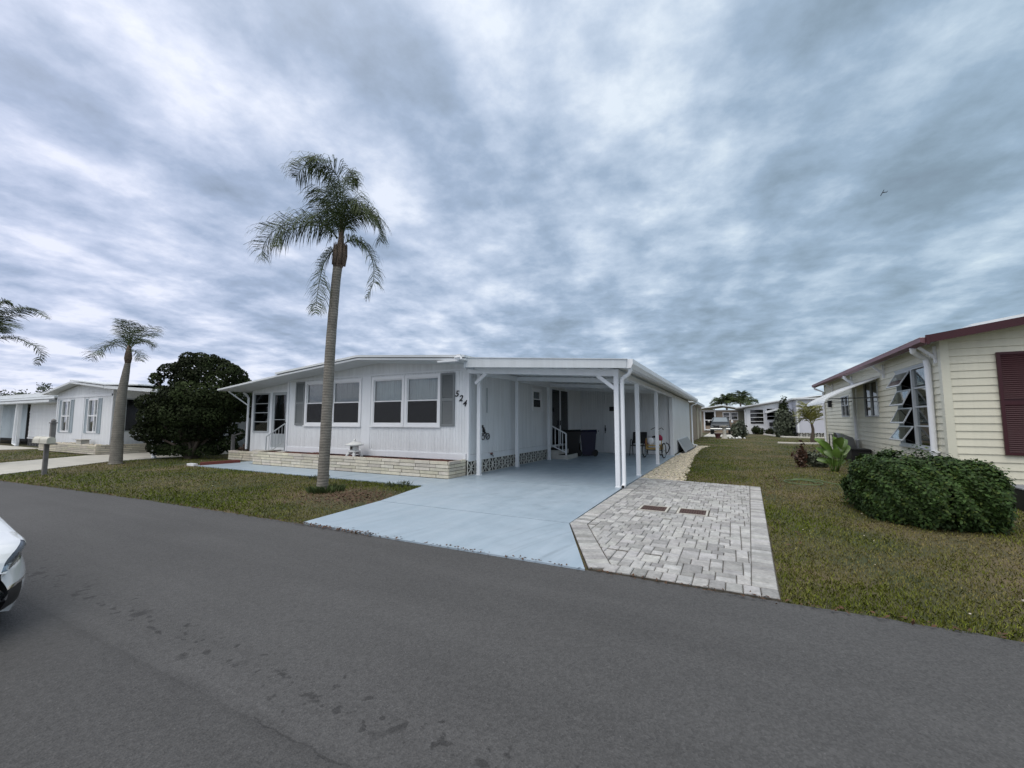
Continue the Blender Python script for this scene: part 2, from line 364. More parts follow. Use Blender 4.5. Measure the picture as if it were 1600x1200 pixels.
def leaf_cloud(centers, normals, size, aspect=1.6, droop=0., jit=.6, rnd=rng, folded=False, up=.0):
    """one kite-shaped leaf per centre, facing roughly along its normal"""
    n = len(centers); nr = normals+rnd.normal(0, jit, (n, 3)); nr[:, 2] += up; nr /= np.linalg.norm(nr, axis=1, keepdims=True)+1e-9
    t = rnd.normal(0, 1, (n, 3)); t[:, 2] -= droop; t -= nr*(t*nr).sum(1, keepdims=True); t /= np.linalg.norm(t, axis=1, keepdims=True)+1e-9
    b = np.cross(nr, t); s = size*rnd.uniform(.6, 1.3, (n, 1)); L = s*aspect/2; w = s/2
    V = np.stack([centers-t*L, centers+b*w, centers+t*L-nr*s*.12, centers-b*w], 1).reshape(-1, 3)
    return V, np.arange(4*n).reshape(n, 4)
def shell_points(c, rad, n, rnd=rng, inner=.75, squash=(1, 1, 1)):
    d = rnd.normal(0, 1, (n, 3)); d /= np.linalg.norm(d, axis=1, keepdims=True)
    r = rnd.uniform(inner, 1.05, (n, 1))
    return np.array(c)+d*r*rad*np.array(squash), d

# ------------------------------------------------------------------ ground, road, driveway
def ground_material():
    m = bpy.data.materials.new('lawn_soil'); m.use_nodes = True; t = m.node_tree; b = t.nodes['Principled BSDF']; b.inputs['Roughness'].default_value = .95
    g = N('ShaderNodeNewGeometry', t); P = g.outputs['Position']
    def nz(s, d=5): n = N('ShaderNodeTexNoise', t, inp={'Scale': s, 'Detail': d, 'Roughness': .6}); t.links.new(P, n.inputs['Vector']); return n.outputs[0]
    r = N('ShaderNodeValToRGB', t); e = r.color_ramp.elements; e[0].position = .40; e[0].color = (.050, .060, .022, 1); e[1].position = .62; e[1].color = (.135, .105, .06, 1)
    t.links.new(nz(.55), r.inputs[0]); r2 = N('ShaderNodeValToRGB', t); e = r2.color_ramp.elements; e[0].position = .3; e[0].color = (.55, .6, .5, 1); e[1].position = .7; e[1].color = (1.3, 1.25, 1.2, 1)
    t.links.new(nz(22, 6), r2.inputs[0]); mm = N('ShaderNodeVectorMath', t, operation='MULTIPLY'); t.links.new(r.outputs[0], mm.inputs[0]); t.links.new(r2.outputs[0], mm.inputs[1])
    t.links.new(mm.outputs[0], b.inputs['Base Color'])
    bn = N('ShaderNodeBump', t, inp={'Strength': .8, 'Distance': .04}); t.links.new(nz(30, 6), bn.inputs['Height']); t.links.new(bn.outputs[0], b.inputs['Normal'])
    return m
def asphalt_material():
    m = bpy.data.materials.new('asphalt'); m.use_nodes = True; t = m.node_tree; b = t.nodes['Principled BSDF']; L = t.links.new
    g = N('ShaderNodeNewGeometry', t); P = g.outputs['Position']; sp = N('ShaderNodeSeparateXYZ', t); L(P, sp.inputs[0])
    def nz(s, d=4, vec=P, ro=.6): n = N('ShaderNodeTexNoise', t, inp={'Scale': s, 'Detail': d, 'Roughness': ro}); L(vec, n.inputs['Vector']); return n.outputs[0]
    def M(op, a, b_=None, c=None, cl=False):
        n = N('ShaderNodeMath', t, operation=op, use_clamp=cl)
        for i, x in enumerate((a, b_, c)):
            if x is None: continue
            if isinstance(x, (int, float)): n.inputs[i].default_value = x
            else: L(x, n.inputs[i])
        return n.outputs[0]
    big = M('MULTIPLY_ADD', M('SUBTRACT', nz(.35, 3), .5), .45, 1.)
    mp = N('ShaderNodeMapping', t); mp.inputs['Scale'].default_value = (.25, 2.6, 1); L(P, mp.inputs[0])
    lanes = M('MULTIPLY_ADD', M('SUBTRACT', nz(1, 3, mp.outputs[0]), .5), .40, 1.)
    vo = N('ShaderNodeTexVoronoi', t, inp={'Scale': 95.}); L(P, vo.inputs['Vector'])
    agg = M('MULTIPLY_ADD', M('SUBTRACT', vo.outputs['Color'], .5), .55, 1.)
    med = M('MULTIPLY_ADD', M('SUBTRACT', nz(38, 3), .5), .5, 1.)
    fleck = M('GREATER_THAN', nz(75, 2), .72)
    base = M('MULTIPLY', M('MULTIPLY', big, lanes), M('MULTIPLY', agg, med))
    wob = M('MULTIPLY', M('SUBTRACT', nz(1.3, 4), .5), .10)
    ys = M('ADD', sp.outputs[1], wob)
    seam = M('SUBTRACT', 1., M('DIVIDE', M('ABSOLUTE', M('SUBTRACT', ys, 1.42)), .07), None, True)      # joint between two paving passes
    seam = M('MULTIPLY', seam, M('MULTIPLY_ADD', nz(3, 5), 1.6, -.35, True), None, True)
    crack = M('LESS_THAN', M('ABSOLUTE', M('SUBTRACT', M('ADD', sp.outputs[1], M('MULTIPLY', M('SUBTRACT', nz(7, 6), .5), .09)), 1.42)), .006)
    crack = M('MULTIPLY', crack, M('GREATER_THAN', sp.outputs[0], -2.2)); crack = M('MULTIPLY', crack, M('GREATER_THAN', nz(2.2, 3), .47))
    base = M('MULTIPLY', base, M('SUBTRACT', 1., M('MULTIPLY', seam, .30))); base = M('MULTIPLY', base, M('SUBTRACT', 1., M('MULTIPLY', crack, .30)))
    inner = M('LESS_THAN', sp.outputs[1], 1.42); base = M('MULTIPLY', base, M('SUBTRACT', 1., M('MULTIPLY', inner, .14)))
    band = M('SUBTRACT', 1., M('DIVIDE', M('ABSOLUTE', M('SUBTRACT', sp.outputs[1], 1.70)), .24), None, True)   # oil drips along the lane
    spots = M('MULTIPLY', M('MULTIPLY', M('SUBTRACT', M('ADD', nz(13, 3, P, .45), M('MULTIPLY', band, .14)), .715), 22., None, True), M('MULTIPLY', band, 6., None, True))
    big_sp = M('MULTIPLY', M('MULTIPLY', M('SUBTRACT', M('ADD', nz(4.2, 3, P, .5), M('MULTIPLY', band, .10)), .715), 14., None, True), M('MULTIPLY', band, 4., None, True)); spots = M('MAXIMUM', spots, big_sp)
    base = M('MULTIPLY', base, M('SUBTRACT', 1., M('MULTIPLY', spots, .46)))
    base = M('ADD', base, M('MULTIPLY', fleck, 1.0))
    r = N('ShaderNodeVectorMath', t, operation='SCALE'); r.inputs[0].default_value = (.072, .071, .071); L(base, r.inputs[3]); L(r.outputs[0], b.inputs['Base Color'])
    b.inputs['Roughness'].default_value = .78; b.inputs['Specular IOR Level'].default_value = .35
    bn = N('ShaderNodeBump', t, inp={'Strength': .55, 'Distance': .006}); L(M('ADD', vo.outputs['Distance'], nz(60, 3)), bn.inputs['Height']); L(bn.outputs[0], b.inputs['Normal'])
    return m
def paint_material():
    m = bpy.data.materials.new('blue_painted_concrete'); m.use_nodes = True; t = m.node_tree; b = t.nodes['Principled BSDF']; L = t.links.new
    g = N('ShaderNodeNewGeometry', t); P = g.outputs['Position']
    def nz(s, d=5, vec=P): n = N('ShaderNodeTexNoise', t, inp={'Scale': s, 'Detail': d, 'Roughness': .6}); L(vec, n.inputs['Vector']); return n.outputs[0]
    mp = N('ShaderNodeMapping', t); mp.inputs['Rotation'].default_value = (0, 0, R(22)); mp.inputs['Scale'].default_value = (3.5, .35, 1); L(P, mp.inputs[0])
    r1 = N('ShaderNodeValToRGB', t); e = r1.color_ramp.elements; e[0].position = .32; e[0].color = (.285, .365, .435, 1); e[1].position = .68; e[1].color = (.38, .455, .53, 1)
    mixn = N('ShaderNodeMath', t, operation='MULTIPLY_ADD', inp={1: .45}); L(nz(.8), mixn.inputs[0])
    sc = N('ShaderNodeMath', t, operation='MULTIPLY', inp={1: .55}); L(nz(1.4, 6, mp.outputs[0]), sc.inputs[0]); L(sc.outputs[0], mixn.inputs[2]); L(mixn.outputs[0], r1.inputs[0])
    # dirty tyre scuffs that curve in from the road
    s0 = N('ShaderNodeSeparateXYZ', t); L(P, s0.inputs[0]); q1 = N('ShaderNodeMath', t, operation='SUBTRACT', inp={1: 4.0}); L(s0.outputs[1], q1.inputs[0])
    q2 = N('ShaderNodeMath', t, operation='POWER', inp={1: 1.6}); L(q1.outputs[0], q2.inputs[0]); q3 = N('ShaderNodeMath', t, operation='MULTIPLY_ADD', inp={1: -.16}); L(q2.outputs[0], q3.inputs[0]); L(s0.outputs[0], q3.inputs[2])
    cb = N('ShaderNodeCombineXYZ', t); q4 = N('ShaderNodeMath', t, operation='MULTIPLY', inp={1: 7.}); L(q3.outputs[0], q4.inputs[0]); L(q4.outputs[0], cb.inputs[0]); q5 = N('ShaderNodeMath', t, operation='MULTIPLY', inp={1: .22}); L(s0.outputs[1], q5.inputs[0]); L(q5.outputs[0], cb.inputs[1])
    g1 = N('ShaderNodeMapRange', t, inp={'From Min': .54, 'From Max': .72}); L(nz(1.6, 4, cb.outputs[0]), g1.inputs[0]); g2 = N('ShaderNodeMapRange', t, inp={'From Min': .42, 'From Max': .62}); L(nz(.7, 3), g2.inputs[0])
    sp = N('ShaderNodeSeparateXYZ', t); L(P, sp.inputs[0]); g4 = N('ShaderNodeMath', t, operation='LESS_THAN', inp={1: 14.}); L(sp.outputs[1], g4.inputs[0])
    g3 = N('ShaderNodeMath', t, operation='MULTIPLY'); L(g1.outputs[0], g3.inputs[0]); L(g2.outputs[0], g3.inputs[1]); g5 = N('ShaderNodeMath', t, operation='MULTIPLY'); L(g3.outputs[0], g5.inputs[0]); L(g4.outputs[0], g5.inputs[1])
    sc2 = N('ShaderNodeMath', t, operation='MULTIPLY_ADD', inp={1: -.27, 2: 1.}); L(g5.outputs[0], sc2.inputs[0])
    v = N('ShaderNodeVectorMath', t, operation='SCALE'); L(r1.outputs[0], v.inputs[0]); L(sc2.outputs[0], v.inputs[3])
    chips = N('ShaderNodeMath', t, operation='GREATER_THAN', inp={1: .735}); L(nz(6, 6), chips.inputs[0])
    mc = N('ShaderNodeMix', t, data_type='RGBA'); mc.inputs[7].default_value = (.34, .36, .37, 1); L(v.outputs[0], mc.inputs[6])
    cf = N('ShaderNodeMath', t, operation='MULTIPLY', inp={1: .6}); L(chips.outputs[0], cf.inputs[0]); L(cf.outputs[0], mc.inputs[0]); L(mc.outputs[2], b.inputs['Base Color'])
    rr = N('ShaderNodeMapRange', t, inp={'From Min': .3, 'From Max': .7, 'To Min': .30, 'To Max': .55}); L(nz(2.5), rr.inputs[0]); L(rr.outputs[0], b.inputs['Roughness'])
    bn = N('ShaderNodeBump', t, inp={'Strength': .2, 'Distance': .006}); L(nz(45, 5), bn.inputs['Height']); L(bn.outputs[0], b.inputs['Normal'])
    return m
gm, am, bm_ = ground_material(), asphalt_material(), paint_material()
mb = MB(); mb.poly([(-1500, -1500, 0), (1500, -1500, 0), (1500, 1500, 0), (-1500, 1500, 0)]); tag(mb.build('ground', gm), kind='structure')
ROADN = [(-300, -60.), (-90, -5.5), (-50, .9), (-30, 2.85), (-22, 3.45), (-16, 3.72), (-12, 3.98), (-9.6, 4.1), (-7.5, 4.16), (-5.5, 4.2), (-1.3, 4.25), (.3, 4.25), (5, 4.3), (80, 4.5)]
def edge_y(x):
    return np.interp(x, [p[0] for p in ROADN], [p[1] for p in ROADN])
mb = MB(); up = []
for i in range(len(ROADN)-1):
    (x0, y0), (x1, y1) = ROADN[i], ROADN[i+1]; k = 40 if abs(x0) < 31 and abs(x1) < 20 else 1
    for j in range(k):
        f = j/k; x = x0+(x1-x0)*f; y = y0+(y1-y0)*f; up.append((x, y+(random.uniform(-.018, .018) if k > 1 else 0)))
up.append(ROADN[-1])
mb.poly([(x, y, .012) for x, y in up]+[(80, -4.6, .012), (-50, -7.5, .012), (-90, -14, .012), (-300, -70, .012)]); tag(mb.build('road', am), kind='structure')
# driveway slabs (2 cm proud, with narrow open joints)
def slab(pts, z=.03): mb.prism(pts, .0, z)
mb = MB(); j = .009
SL, SR = (-5.81, 5.97), (-2.14, 5.95)
slab([(-5.60, 4.24), (-3.9, 4.19), (-1.36, 4.22), (SR[0], SR[1]-j), (SL[0], SL[1]-j)])
slab([(SL[0], SL[1]+j), (SR[0], SR[1]+j), (-2.20, 9.3-j), (-6.42, 9.3-j), (-6.42, 8.9), (-6.42, 7.84), (-6.27, 7.80)])
slab([(-6.44, 9.3+j), (-2.20, 9.3+j), (-2.20, 14.2-j), (-6.44, 14.2-j)]); slab([(-6.44, 14.2+j), (-2.20, 14.2+j), (-2.20, 19.45), (-6.44, 19.45)])
slab([(-2.20+.0, 19.5), (-2.12, 19.5), (-2.12, 27.4), (-2.2, 27.4)])
tag(mb.build('driveway', bm_), kind='structure')
mb = MB()
for a, b in ((-14.7, -12.0), (-12.0, -9.2), (-9.2, -6.43)): mb.prism([(a+j, 7.80), (b-j, 7.80), (b-j, 8.93), (a+j, 8.93)], 0, .026)
mb.prism([(-15.7, 7.85), (-14.7-j, 7.8), (-14.7-j, 9.6), (-15.7, 9.6)], 0, .026)
tag(mb.build('front_walkway', bm_), kind='structure')
NDRV = [(-24.5, 2.9), (-20.2, 3.5), (-17.3, 3.62), (-18.0, 4.15), (-20.24, 7.31), (-20.3, 9.5), (-20.3, 16), (-24.2, 16), (-24.3, 8.5), (-22.6, 5.15), (-23.5, 4.0), (-28, 3.1)]
NDRV = [(-30, 2.9), (-24.5, 3.28), (-20.2, 3.56), (-17.3, 3.66), (-18.0, 4.15), (-20.24, 7.31), (-20.3, 16), (-24.4, 16), (-24.4, 7.9), (-22.8, 5.15), (-26, 4.0)]
mb = MB(); mb.prism(NDRV, 0, .022); mb.prism([(-46, 7.5), (-33.2, 7.5), (-32.6, 8.9), (-46, 8.9)], 0, .02); tag(mb.build('neighbor_driveway', concr), kind='structure')
mb = MB(); mb.prism([(-2.45, 43.3), (.4, 43.3), (.4, 58), (-2.45, 58)], 0, .03); tag(mb.build('back_driveway', concr), kind='structure')

# ------------------------------------------------------------------ paver patio
def pip(pts, n, d): return clip(pts, n, d)
PA, PB, PC, PD, PE = (-2.13, 5.95), (-1.34, 4.27), (.30, 4.27), (.50, 11.05), (-2.17, 11.43)
def inset_clip(poly, inset):
    P5 = [PA, PB, PC, PD, PE]
    for i in range(5):
        (x0, y0), (x1, y1) = P5[i], P5[(i+1) % 5]; dx, dy = x1-x0, y1-y0; l = math.hypot(dx, dy); nx, ny = dy/l, -dx/l
        poly = clip(poly, (nx, ny), nx*x0+ny*y0-inset[i])
        if len(poly) < 3: return None
    return poly
def parea(p): return abs(sum(p[i][0]*p[(i+1) % len(p)][1]-p[(i+1) % len(p)][0]*p[i][1] for i in range(len(p))))/2
def shrink(p, g):
    sg = 1 if sum(p[i][0]*p[(i+1) % len(p)][1]-p[(i+1) % len(p)][0]*p[i][1] for i in range(len(p))) > 0 else -1; n = len(p); out = []
    for i in range(n):                                   # offset every edge inwards and meet the neighbours
        a, b, c = p[i-1], p[i], p[(i+1) % n]; e1 = (b[0]-a[0], b[1]-a[1]); e2 = (c[0]-b[0], c[1]-b[1]); l1 = math.hypot(*e1) or 1e-9; l2 = math.hypot(*e2) or 1e-9
        n1 = (-e1[1]/l1*sg, e1[0]/l1*sg); n2 = (-e2[1]/l2*sg, e2[0]/l2*sg); k = max(.35, 1+n1[0]*n2[0]+n1[1]*n2[1]); out.append((b[0]+(n1[0]+n2[0])*g/k, b[1]+(n1[1]+n2[1])*g/k))
    return out
def paver(mb, p, z):
    if p is None or parea(p) < .0012: return
    t = random.choice((.74, .84, .93, 1., 1.07, 1.15))*random.uniform(.92, 1.06); tone = (t, t*random.uniform(.975, 1.0), t*random.uniform(.95, .985))
    z += random.uniform(-.002, .004); p = [q for i, q in enumerate(p) if math.hypot(q[0]-p[i-1][0], q[1]-p[i-1][1]) > .006]
    if len(p) < 3: return
    a = shrink(p, .0036); b = shrink(p, .011); n = len(p)
    vs = [(x, y, .0) for x, y in a]+[(x, y, z-.007) for x, y in a]+[(x, y, z) for x, y in b]
    fs = [(i, (i+1) % n, n+(i+1) % n, n+i) for i in range(n)]+[(n+i, n+(i+1) % n, 2*n+(i+1) % n, 2*n+i) for i in range(n)]+[tuple(range(2*n, 3*n))]
    mb.add(vs, fs, tone)
paver_m = material('concrete_paver', (.37, .37, .37), .85, .22, 11, .5, 55, fine=.16, fs=40, attr='tone')
mb = MB(); ZP = .035
COV = [(-2.3+.36*2+.06*7.5, 4.3+.06*53), (-2.3+.06*30, 4.3+.06*52)]
COV = [(-2.3+.06*18, 4.3+.06*54), (-2.3+.06*28, 4.3+.06*54)]
# border courses along each edge
def course(a, b, w, L, left=0):
    dx, dy = b[0]-a[0], b[1]-a[1]; l = math.hypot(dx, dy); n = max(1, round(l/L)); ux, uy = dx/l, dy/l; px, py = -uy, ux
    for k in range(n):
        s0, s1 = l*k/n, l*(k+1)/n
        paver(mb, [(a[0]+ux*s0, a[1]+uy*s0), (a[0]+ux*s1, a[1]+uy*s1), (a[0]+ux*s1+px*w, a[1]+uy*s1+py*w), (a[0]+ux*s0+px*w, a[1]+uy*s0+py*w)], ZP)
wb = .24
course(PA, PB, wb, .125); course(PE, PA, wb, .125); course((PC[0], 4.475), PD, .205, .125)
course((PB[0]+.14, 4.27), PC, .20, .135)
ins = [wb+.004, .208, .209, .003, wb+.004]
G0 = .06; nx, ny = 47, 122; used = np.zeros((nx, ny), bool)
for cx, cy in COV:
    a, b = round((cx+2.3)/G0), round((cy-4.3)/G0); used[a-4:a+4, b-4:b+4] = True
rows = []; jy = 0
while jy < ny:                                           # courses of two depths, stones of three lengths, some doubled over two courses
    hgt = random.choice((2, 2, 3)); hgt = min(hgt, ny-jy); ix = random.choice((0, -1, -2))
    while ix < nx:
        wd = random.choice((2, 2, 3)); a0, a1 = max(0, ix), min(nx, ix+wd)
        h_ = hgt+2 if random.random() < .05 else hgt
        if a1 > a0:
            free = [k for k in range(a0, a1) if not used[k, jy]]
            if free:
                f0, f1 = free[0], free[-1]+1
                hh = 0
                while hh < h_ and jy+hh < ny and not used[f0:f1, jy+hh].any(): hh += 1
                if hh:
                    used[f0:f1, jy:jy+hh] = True
                    x0, y0, x1, y1 = -2.3+f0*G0, 4.3+jy*G0, -2.3+f1*G0, 4.3+(jy+hh)*G0
                    paver(mb, inset_clip([(x0, y0), (x1, y0), (x1, y1), (x0, y1)], ins), ZP)
        ix += wd
    jy += hgt
patio = mb.build('paver_parking_pad', paver_m, tone=True); tag(patio, kind='structure')
sand = material('dark_joint_sand', (.085, .075, .06), .95, .3, 30, .5, 80)
mb = MB(); mb.prism([PA, PB, PC, PD, PE], 0, .022); tag(mb.build('paver_bedding', sand), kind='structure')
for k, (cx, cy) in enumerate(COV):
    t = thing('ground_cover', (cx, cy, .03), ('rusty square utility cover in the pavers, the one nearer the carport', 'rusty square utility cover in the pavers, the one nearer the lawn')[k], 'utility cover', 'utility covers set in the pavers')
    f = MB(); x0, x1, y0, y1 = cx-.225, cx+.225, cy-.225, cy+.225
    for a in ((x0, x0+.03, y0, y1), (x1-.03, x1, y0, y1), (x0+.03, x1-.03, y0, y0+.03), (x0+.03, x1-.03, y1-.03, y1)): f.box(*a, .0, .042)
    f.build('frame', concr, t); f = MB(); f.bbox(x0+.035, x1-.035, y0+.035, y1-.035, .005, .040, .004)
    for a in range(-4, 5):
        for b in range(-4, 5): f.box(cx+a*.036-.008, cx+a*.036+.008, cy+b*.034-.004, cy+b*.034+.004, .040, .043)
    f.build('lid', rustm, t); 

# ------------------------------------------------------------------ grass
def inpoly(x, y, P):
    r = np.zeros(len(x), bool); n = len(P)
    for i in range(n):
        (x0, y0), (x1, y1) = P[i], P[(i+1) % n]
        c = ((y0 > y) != (y1 > y)); xi = x0+(y-y0)*(x1-x0)/((y1-y0) if y1 != y0 else 1e-9); r ^= c & (x < xi)
    return r
rect = lambda a, b, c, d: [(a, c), (b, c), (b, d), (a, d)]
EXCL = [[(-5.60, 4.2), (-1.3, 4.2), (.31, 4.2), (.5, 11.07), (-2.1, 11.4), (-2.1, 19.5), (-6.4, 19.5), (-6.4, 7.8), (-6.25, 7.8), (-5.85, 5.97)], rect(-15.7, -6.4, 7.81, 9.8), rect(-17.2, -6.0, 9.6, 28.6), NDRV,
        [(-2.2, 11.3), (-1.15, 11.25), (-1.3, 14.0), (-1.5, 20), (-1.55, 25), (-1.3, 27.6), (-2.2, 28)], rect(4.45, 40, 13.4, 28), rect(-2.6, .42, 43.2, 58), rect(-9, -2.5, 28.5, 43.3), rect(1.4, 12, 54, 66), rect(4.9, 12, 44, 66),
        rect(-31.2, -20.2, 8.2, 40), rect(-46, -32.6, 7.5, 20), rect(-80, -31, 8.9, 40), rect(-17, -15.6, 7.7, 8.2)]
def grass(name, n, dmin, dmax, h0, w0):
    d = np.exp(rng.uniform(math.log(dmin), math.log(dmax), n)); az = rng.uniform(R(-84), R(38), n)
    x, y = d*np.sin(az), d*np.cos(az)
    wob = .05*np.sin(x*3.1)+.035*np.sin(x*7.7+1)+.02*np.sin(x*17)
    ok = y > edge_y(x)-.0+wob*.5+.01
    for P in EXCL: ok &= ~inpoly(x, y, P)
    x, y, d = x[ok], y[ok], d[ok]
    # dry patches: smooth pseudo-noise
    f = (np.sin(x*.9+1.3*np.sin(y*.7))+np.sin(y*1.3+1.1*np.sin(x*1.1+2))+.7*np.sin(x*2.7+y*1.9)+.5*np.sin(x*6.1-y*4.3))/3.2
    dry = np.clip(.40+.62*f+rng.normal(0, .20, len(x)), 0, 1)
    dry = np.clip(dry+1.1*np.exp(-((x+6.7)**2/1.3+(y-6.1)**2/.9)**1.5)+.6*np.exp(-((x+5.9)**2/.5+(y-4.9)**2/.5)), 0, 1); bare = np.exp(-((x+6.7)**2/1.3+(y-6.1)**2/.9)**1.5)     # bare corner by the palm
    dry = np.where(x > 0, np.clip(dry-.04, 0, 1), np.clip(dry-.22, 0, 1)); dry = np.where(y < 5.1, dry*.6, dry)
    keep = rng.random(len(x)) > dry*.35+bare*.6; x, y, d, dry = x[keep], y[keep], d[keep], dry[keep]; n = len(x)
    s = np.clip((d/6)**.55, .9, 3.2); h = h0*rng.uniform(.45, 1.25, n)*(1-.45*dry)*np.clip(s, 1, 1.35); w = w0*s*rng.uniform(.7, 1.3, n)
    a = rng.uniform(0, 2*math.pi, n); lean = rng.uniform(.1, 1.3, n)*h; b = a+rng.uniform(-1.2, 1.2, n)
    wx, wy = np.cos(a)*w/2, np.sin(a)*w/2; lx, ly = -np.sin(b)*lean, np.cos(b)*lean; z = np.full(n, -.002)
    V = np.stack([np.stack([x-wx, y-wy, z], 1), np.stack([x+wx, y+wy, z], 1), np.stack([x+wx*.7+lx*.4, y+wy*.7+ly*.4, h*.6], 1), np.stack([x+lx, y+ly, h*.85], 1), np.stack([x-wx*.7+lx*.4, y-wy*.7+ly*.4, h*.6], 1)], 1).reshape(-1, 3)
    F = np.arange(5*n).reshape(n, 5); g = np.array([.100, .132, .012]); br = np.array([.205, .160, .070])
    c = g[None]*(1-dry[:, None])+br[None]*dry[:, None]; c = c*rng.uniform(.4, 1.6, (n, 1)); c *= 10
    o = nmesh(name, V, F, grass_m, tone=np.repeat(c, 5, 0)); return tag(o, kind='stuff')
grass_m = material('grass_blade', (.1, .1, .1), .8, .12, .8, attr='tone', spec=.08)
tag(grass('grass', 640000, 4.1, 48, .034, .0062), 'short patchy green and brown lawn grass', 'grass')
# weeds along the walk edge and around the palm foot
def tuft(name, x, y, n, r, h, m, label, cat='weeds', group=None):
    a = rng.uniform(0, 6.28, n); rr = r*np.sqrt(rng.random(n)); bx, by = x+np.cos(a)*rr, y+np.sin(a)*rr; hh = h*rng.uniform(.4, 1.2, n); t = rng.uniform(0, 6.28, n)
    w = .008; wx, wy = np.cos(t)*w, np.sin(t)*w; lx, ly = np.cos(a)*hh*.5, np.sin(a)*hh*.5; z = np.full(n, 0.)
    V = np.stack([np.stack([bx-wx, by-wy, z], 1), np.stack([bx+wx, by+wy, z], 1), np.stack([bx+lx*.3+wx, by+ly*.3+wy, hh*.6], 1), np.stack([bx+lx, by+ly, hh], 1)], 1).reshape(-1, 3)
    o = nmesh(name, V, np.arange(4*n).reshape(n, 4), m, tone=np.repeat(rng.uniform(.6, 1.7, (n, 1))*np.array([[1., 1., 1.]]), 4, 0)); return tag(o, label, cat, group)
tuft('weed_clump', -7.72, 6.36, 420, .36, .12, frond_m, 'low green weeds round the foot of the tall palm')
tuft('edge_weeds', -6.9, 7.68, 160, .3, .09, grey_leaf, 'small weeds at the lawn corner against the blue walk')
tuft('edge_weeds', -9.6, 7.7, 110, .25, .08, grey_leaf, 'small weeds on the lawn edge in front of the stone lantern')

# ------------------------------------------------------------------ gravel strip and rocks
def stones(name, pts, sz, parent=None, m=stone_m, z=0.):
    phi = (1+5**.5)/2; base = np.array([(-1, phi, 0), (1, phi, 0), (-1, -phi, 0), (1, -phi, 0), (0, -1, phi), (0, 1, phi), (0, -1, -phi), (0, 1, -phi), (phi, 0, -1), (phi, 0, 1), (-phi, 0, -1), (-phi, 0, 1)])/1.9
    F0 = np.array([(0, 11, 5), (0, 5, 1), (0, 1, 7), (0, 7, 10), (0, 10, 11), (1, 5, 9), (5, 11, 4), (11, 10, 2), (10, 7, 6), (7, 1, 8), (3, 9, 4), (3, 4, 2), (3, 2, 6), (3, 6, 8), (3, 8, 9), (4, 9, 5), (2, 4, 11), (6, 2, 10), (8, 6, 7), (9, 8, 1)])
    n = len(pts); s = np.array(sz).reshape(-1, 1, 1)*rng.uniform(.5, 1.3, (n, 1, 1)); V = base[None]*s*rng.uniform(.55, 1.25, (n, 1, 3))*rng.uniform(.8, 1.2, (n, 12, 1)); a = rng.uniform(0, 6.28, n); ca, sa = np.cos(a)[:, None], np.sin(a)[:, None]
    X = V[:, :, 0]*ca-V[:, :, 1]*sa; Y = V[:, :, 0]*sa+V[:, :, 1]*ca; Z = V[:, :, 2]*.6
    V = np.stack([X+pts[:, 0:1], Y+pts[:, 1:2], Z+z+s[:, :, 0]*.25], 2).reshape(-1, 3); F = (F0[None]+np.arange(n)[:, None, None]*12).reshape(-1, 3)
    t = rng.uniform(.55, 1.25, (n, 1)); tone = np.repeat(np.hstack([t, t*rng.uniform(.93, 1, (n, 1)), t*rng.uniform(.82, 1, (n, 1))]), 12, 0)
    return nmesh(name, V, F, m, parent, tone)
n = 15000; py = 11.3+16.2*rng.random(n)**1.3; wl = np.interp(py, [11.3, 14, 20, 25, 27.6], [.98, .85, .62, .6, .9]); px = -2.16+wl*rng.random(n)*rng.uniform(.85, 1.12, n)
mb = MB(); mb.prism([(-2.18, 11.42), (-1.2, 11.3), (-1.32, 14), (-1.52, 20), (-1.55, 25), (-1.3, 27.6), (-2.18, 27.8)], 0, .012); tag(mb.build('gravel_bed', sand), kind='structure')
tag(stones('gravel', np.stack([px, py], 1), np.full(n, .036)), 'cream stone gravel strip beside the carport slab', 'gravel', kind='stuff')

# ------------------------------------------------------------------ main house
H = thing('mobile_home', (-10.1, 9.75, 0), 'white mobile home with carport, grey shutters and number 524', 'house')
FY, EX, WX, BY = 9.75, -6.37, -13.93, 28.0
RP = [(-16.86, 2.60), (-13.45, 2.95), (-9.73, 3.28), (-5.95, 3.02)]        # underside of the roof
def rz(x): return float(np.interp(x, [p[0] for p in RP], [p[1] for p in RP]))
def slabpoly(pts, t): return [(x, z) for x, z in pts]+[(x, z+t) for x, z in reversed(pts)]
# openings on the front wall (outer size of each window)
WIN = [(-13.02, -11.72), (-11.70, -10.36), (-9.92, -8.61), (-8.59, -7.29)]; WV0, WV1 = 1.32, 2.83
ops = [(a+.03, b-.03, WV0+.03, WV1-.03) for a, b in WIN]
mb = MB(front(FY)); groove_wall(mb, WX, -6.34, .60, lambda u: 2.88, ops)
fw = mb.build('front_wall', white, H)
mb = MB(front(FY)); groove_wall(mb, WX, -6.34, 2.93, lambda u: rz(u)-.0, (), pitch=.4, dep=.004, vary=.1)
mb.build('gable_panel', white, H)
mb = MB(front(FY)); mb.box(WX, -6.42, -.02, .022, 2.882, 2.93); mb.box(WX, -6.42, -.03, .014, .585, .60); mb.box(WX, -6.42, -.03, .022, .43, .585)
mb.box(-10.32, -9.96, .001, .016, .60, 2.88); mb.build('trim_board', wtrim, H)
for q_ in ((-6.38, -6.32, 9.715, 9.81, .43, 2.95), (WX-.02, WX+.06, 9.72, 9.78, .43, 2.88)):
    mb = MB(); mb.box(*q_); mb.build('corner_board', wtrim, H)
for i, (a, b) in enumerate(WIN): window(H, front(FY), a, b, WV0, WV1, casing=.085, curtain=vert if i > 1 else curt, waves=True)
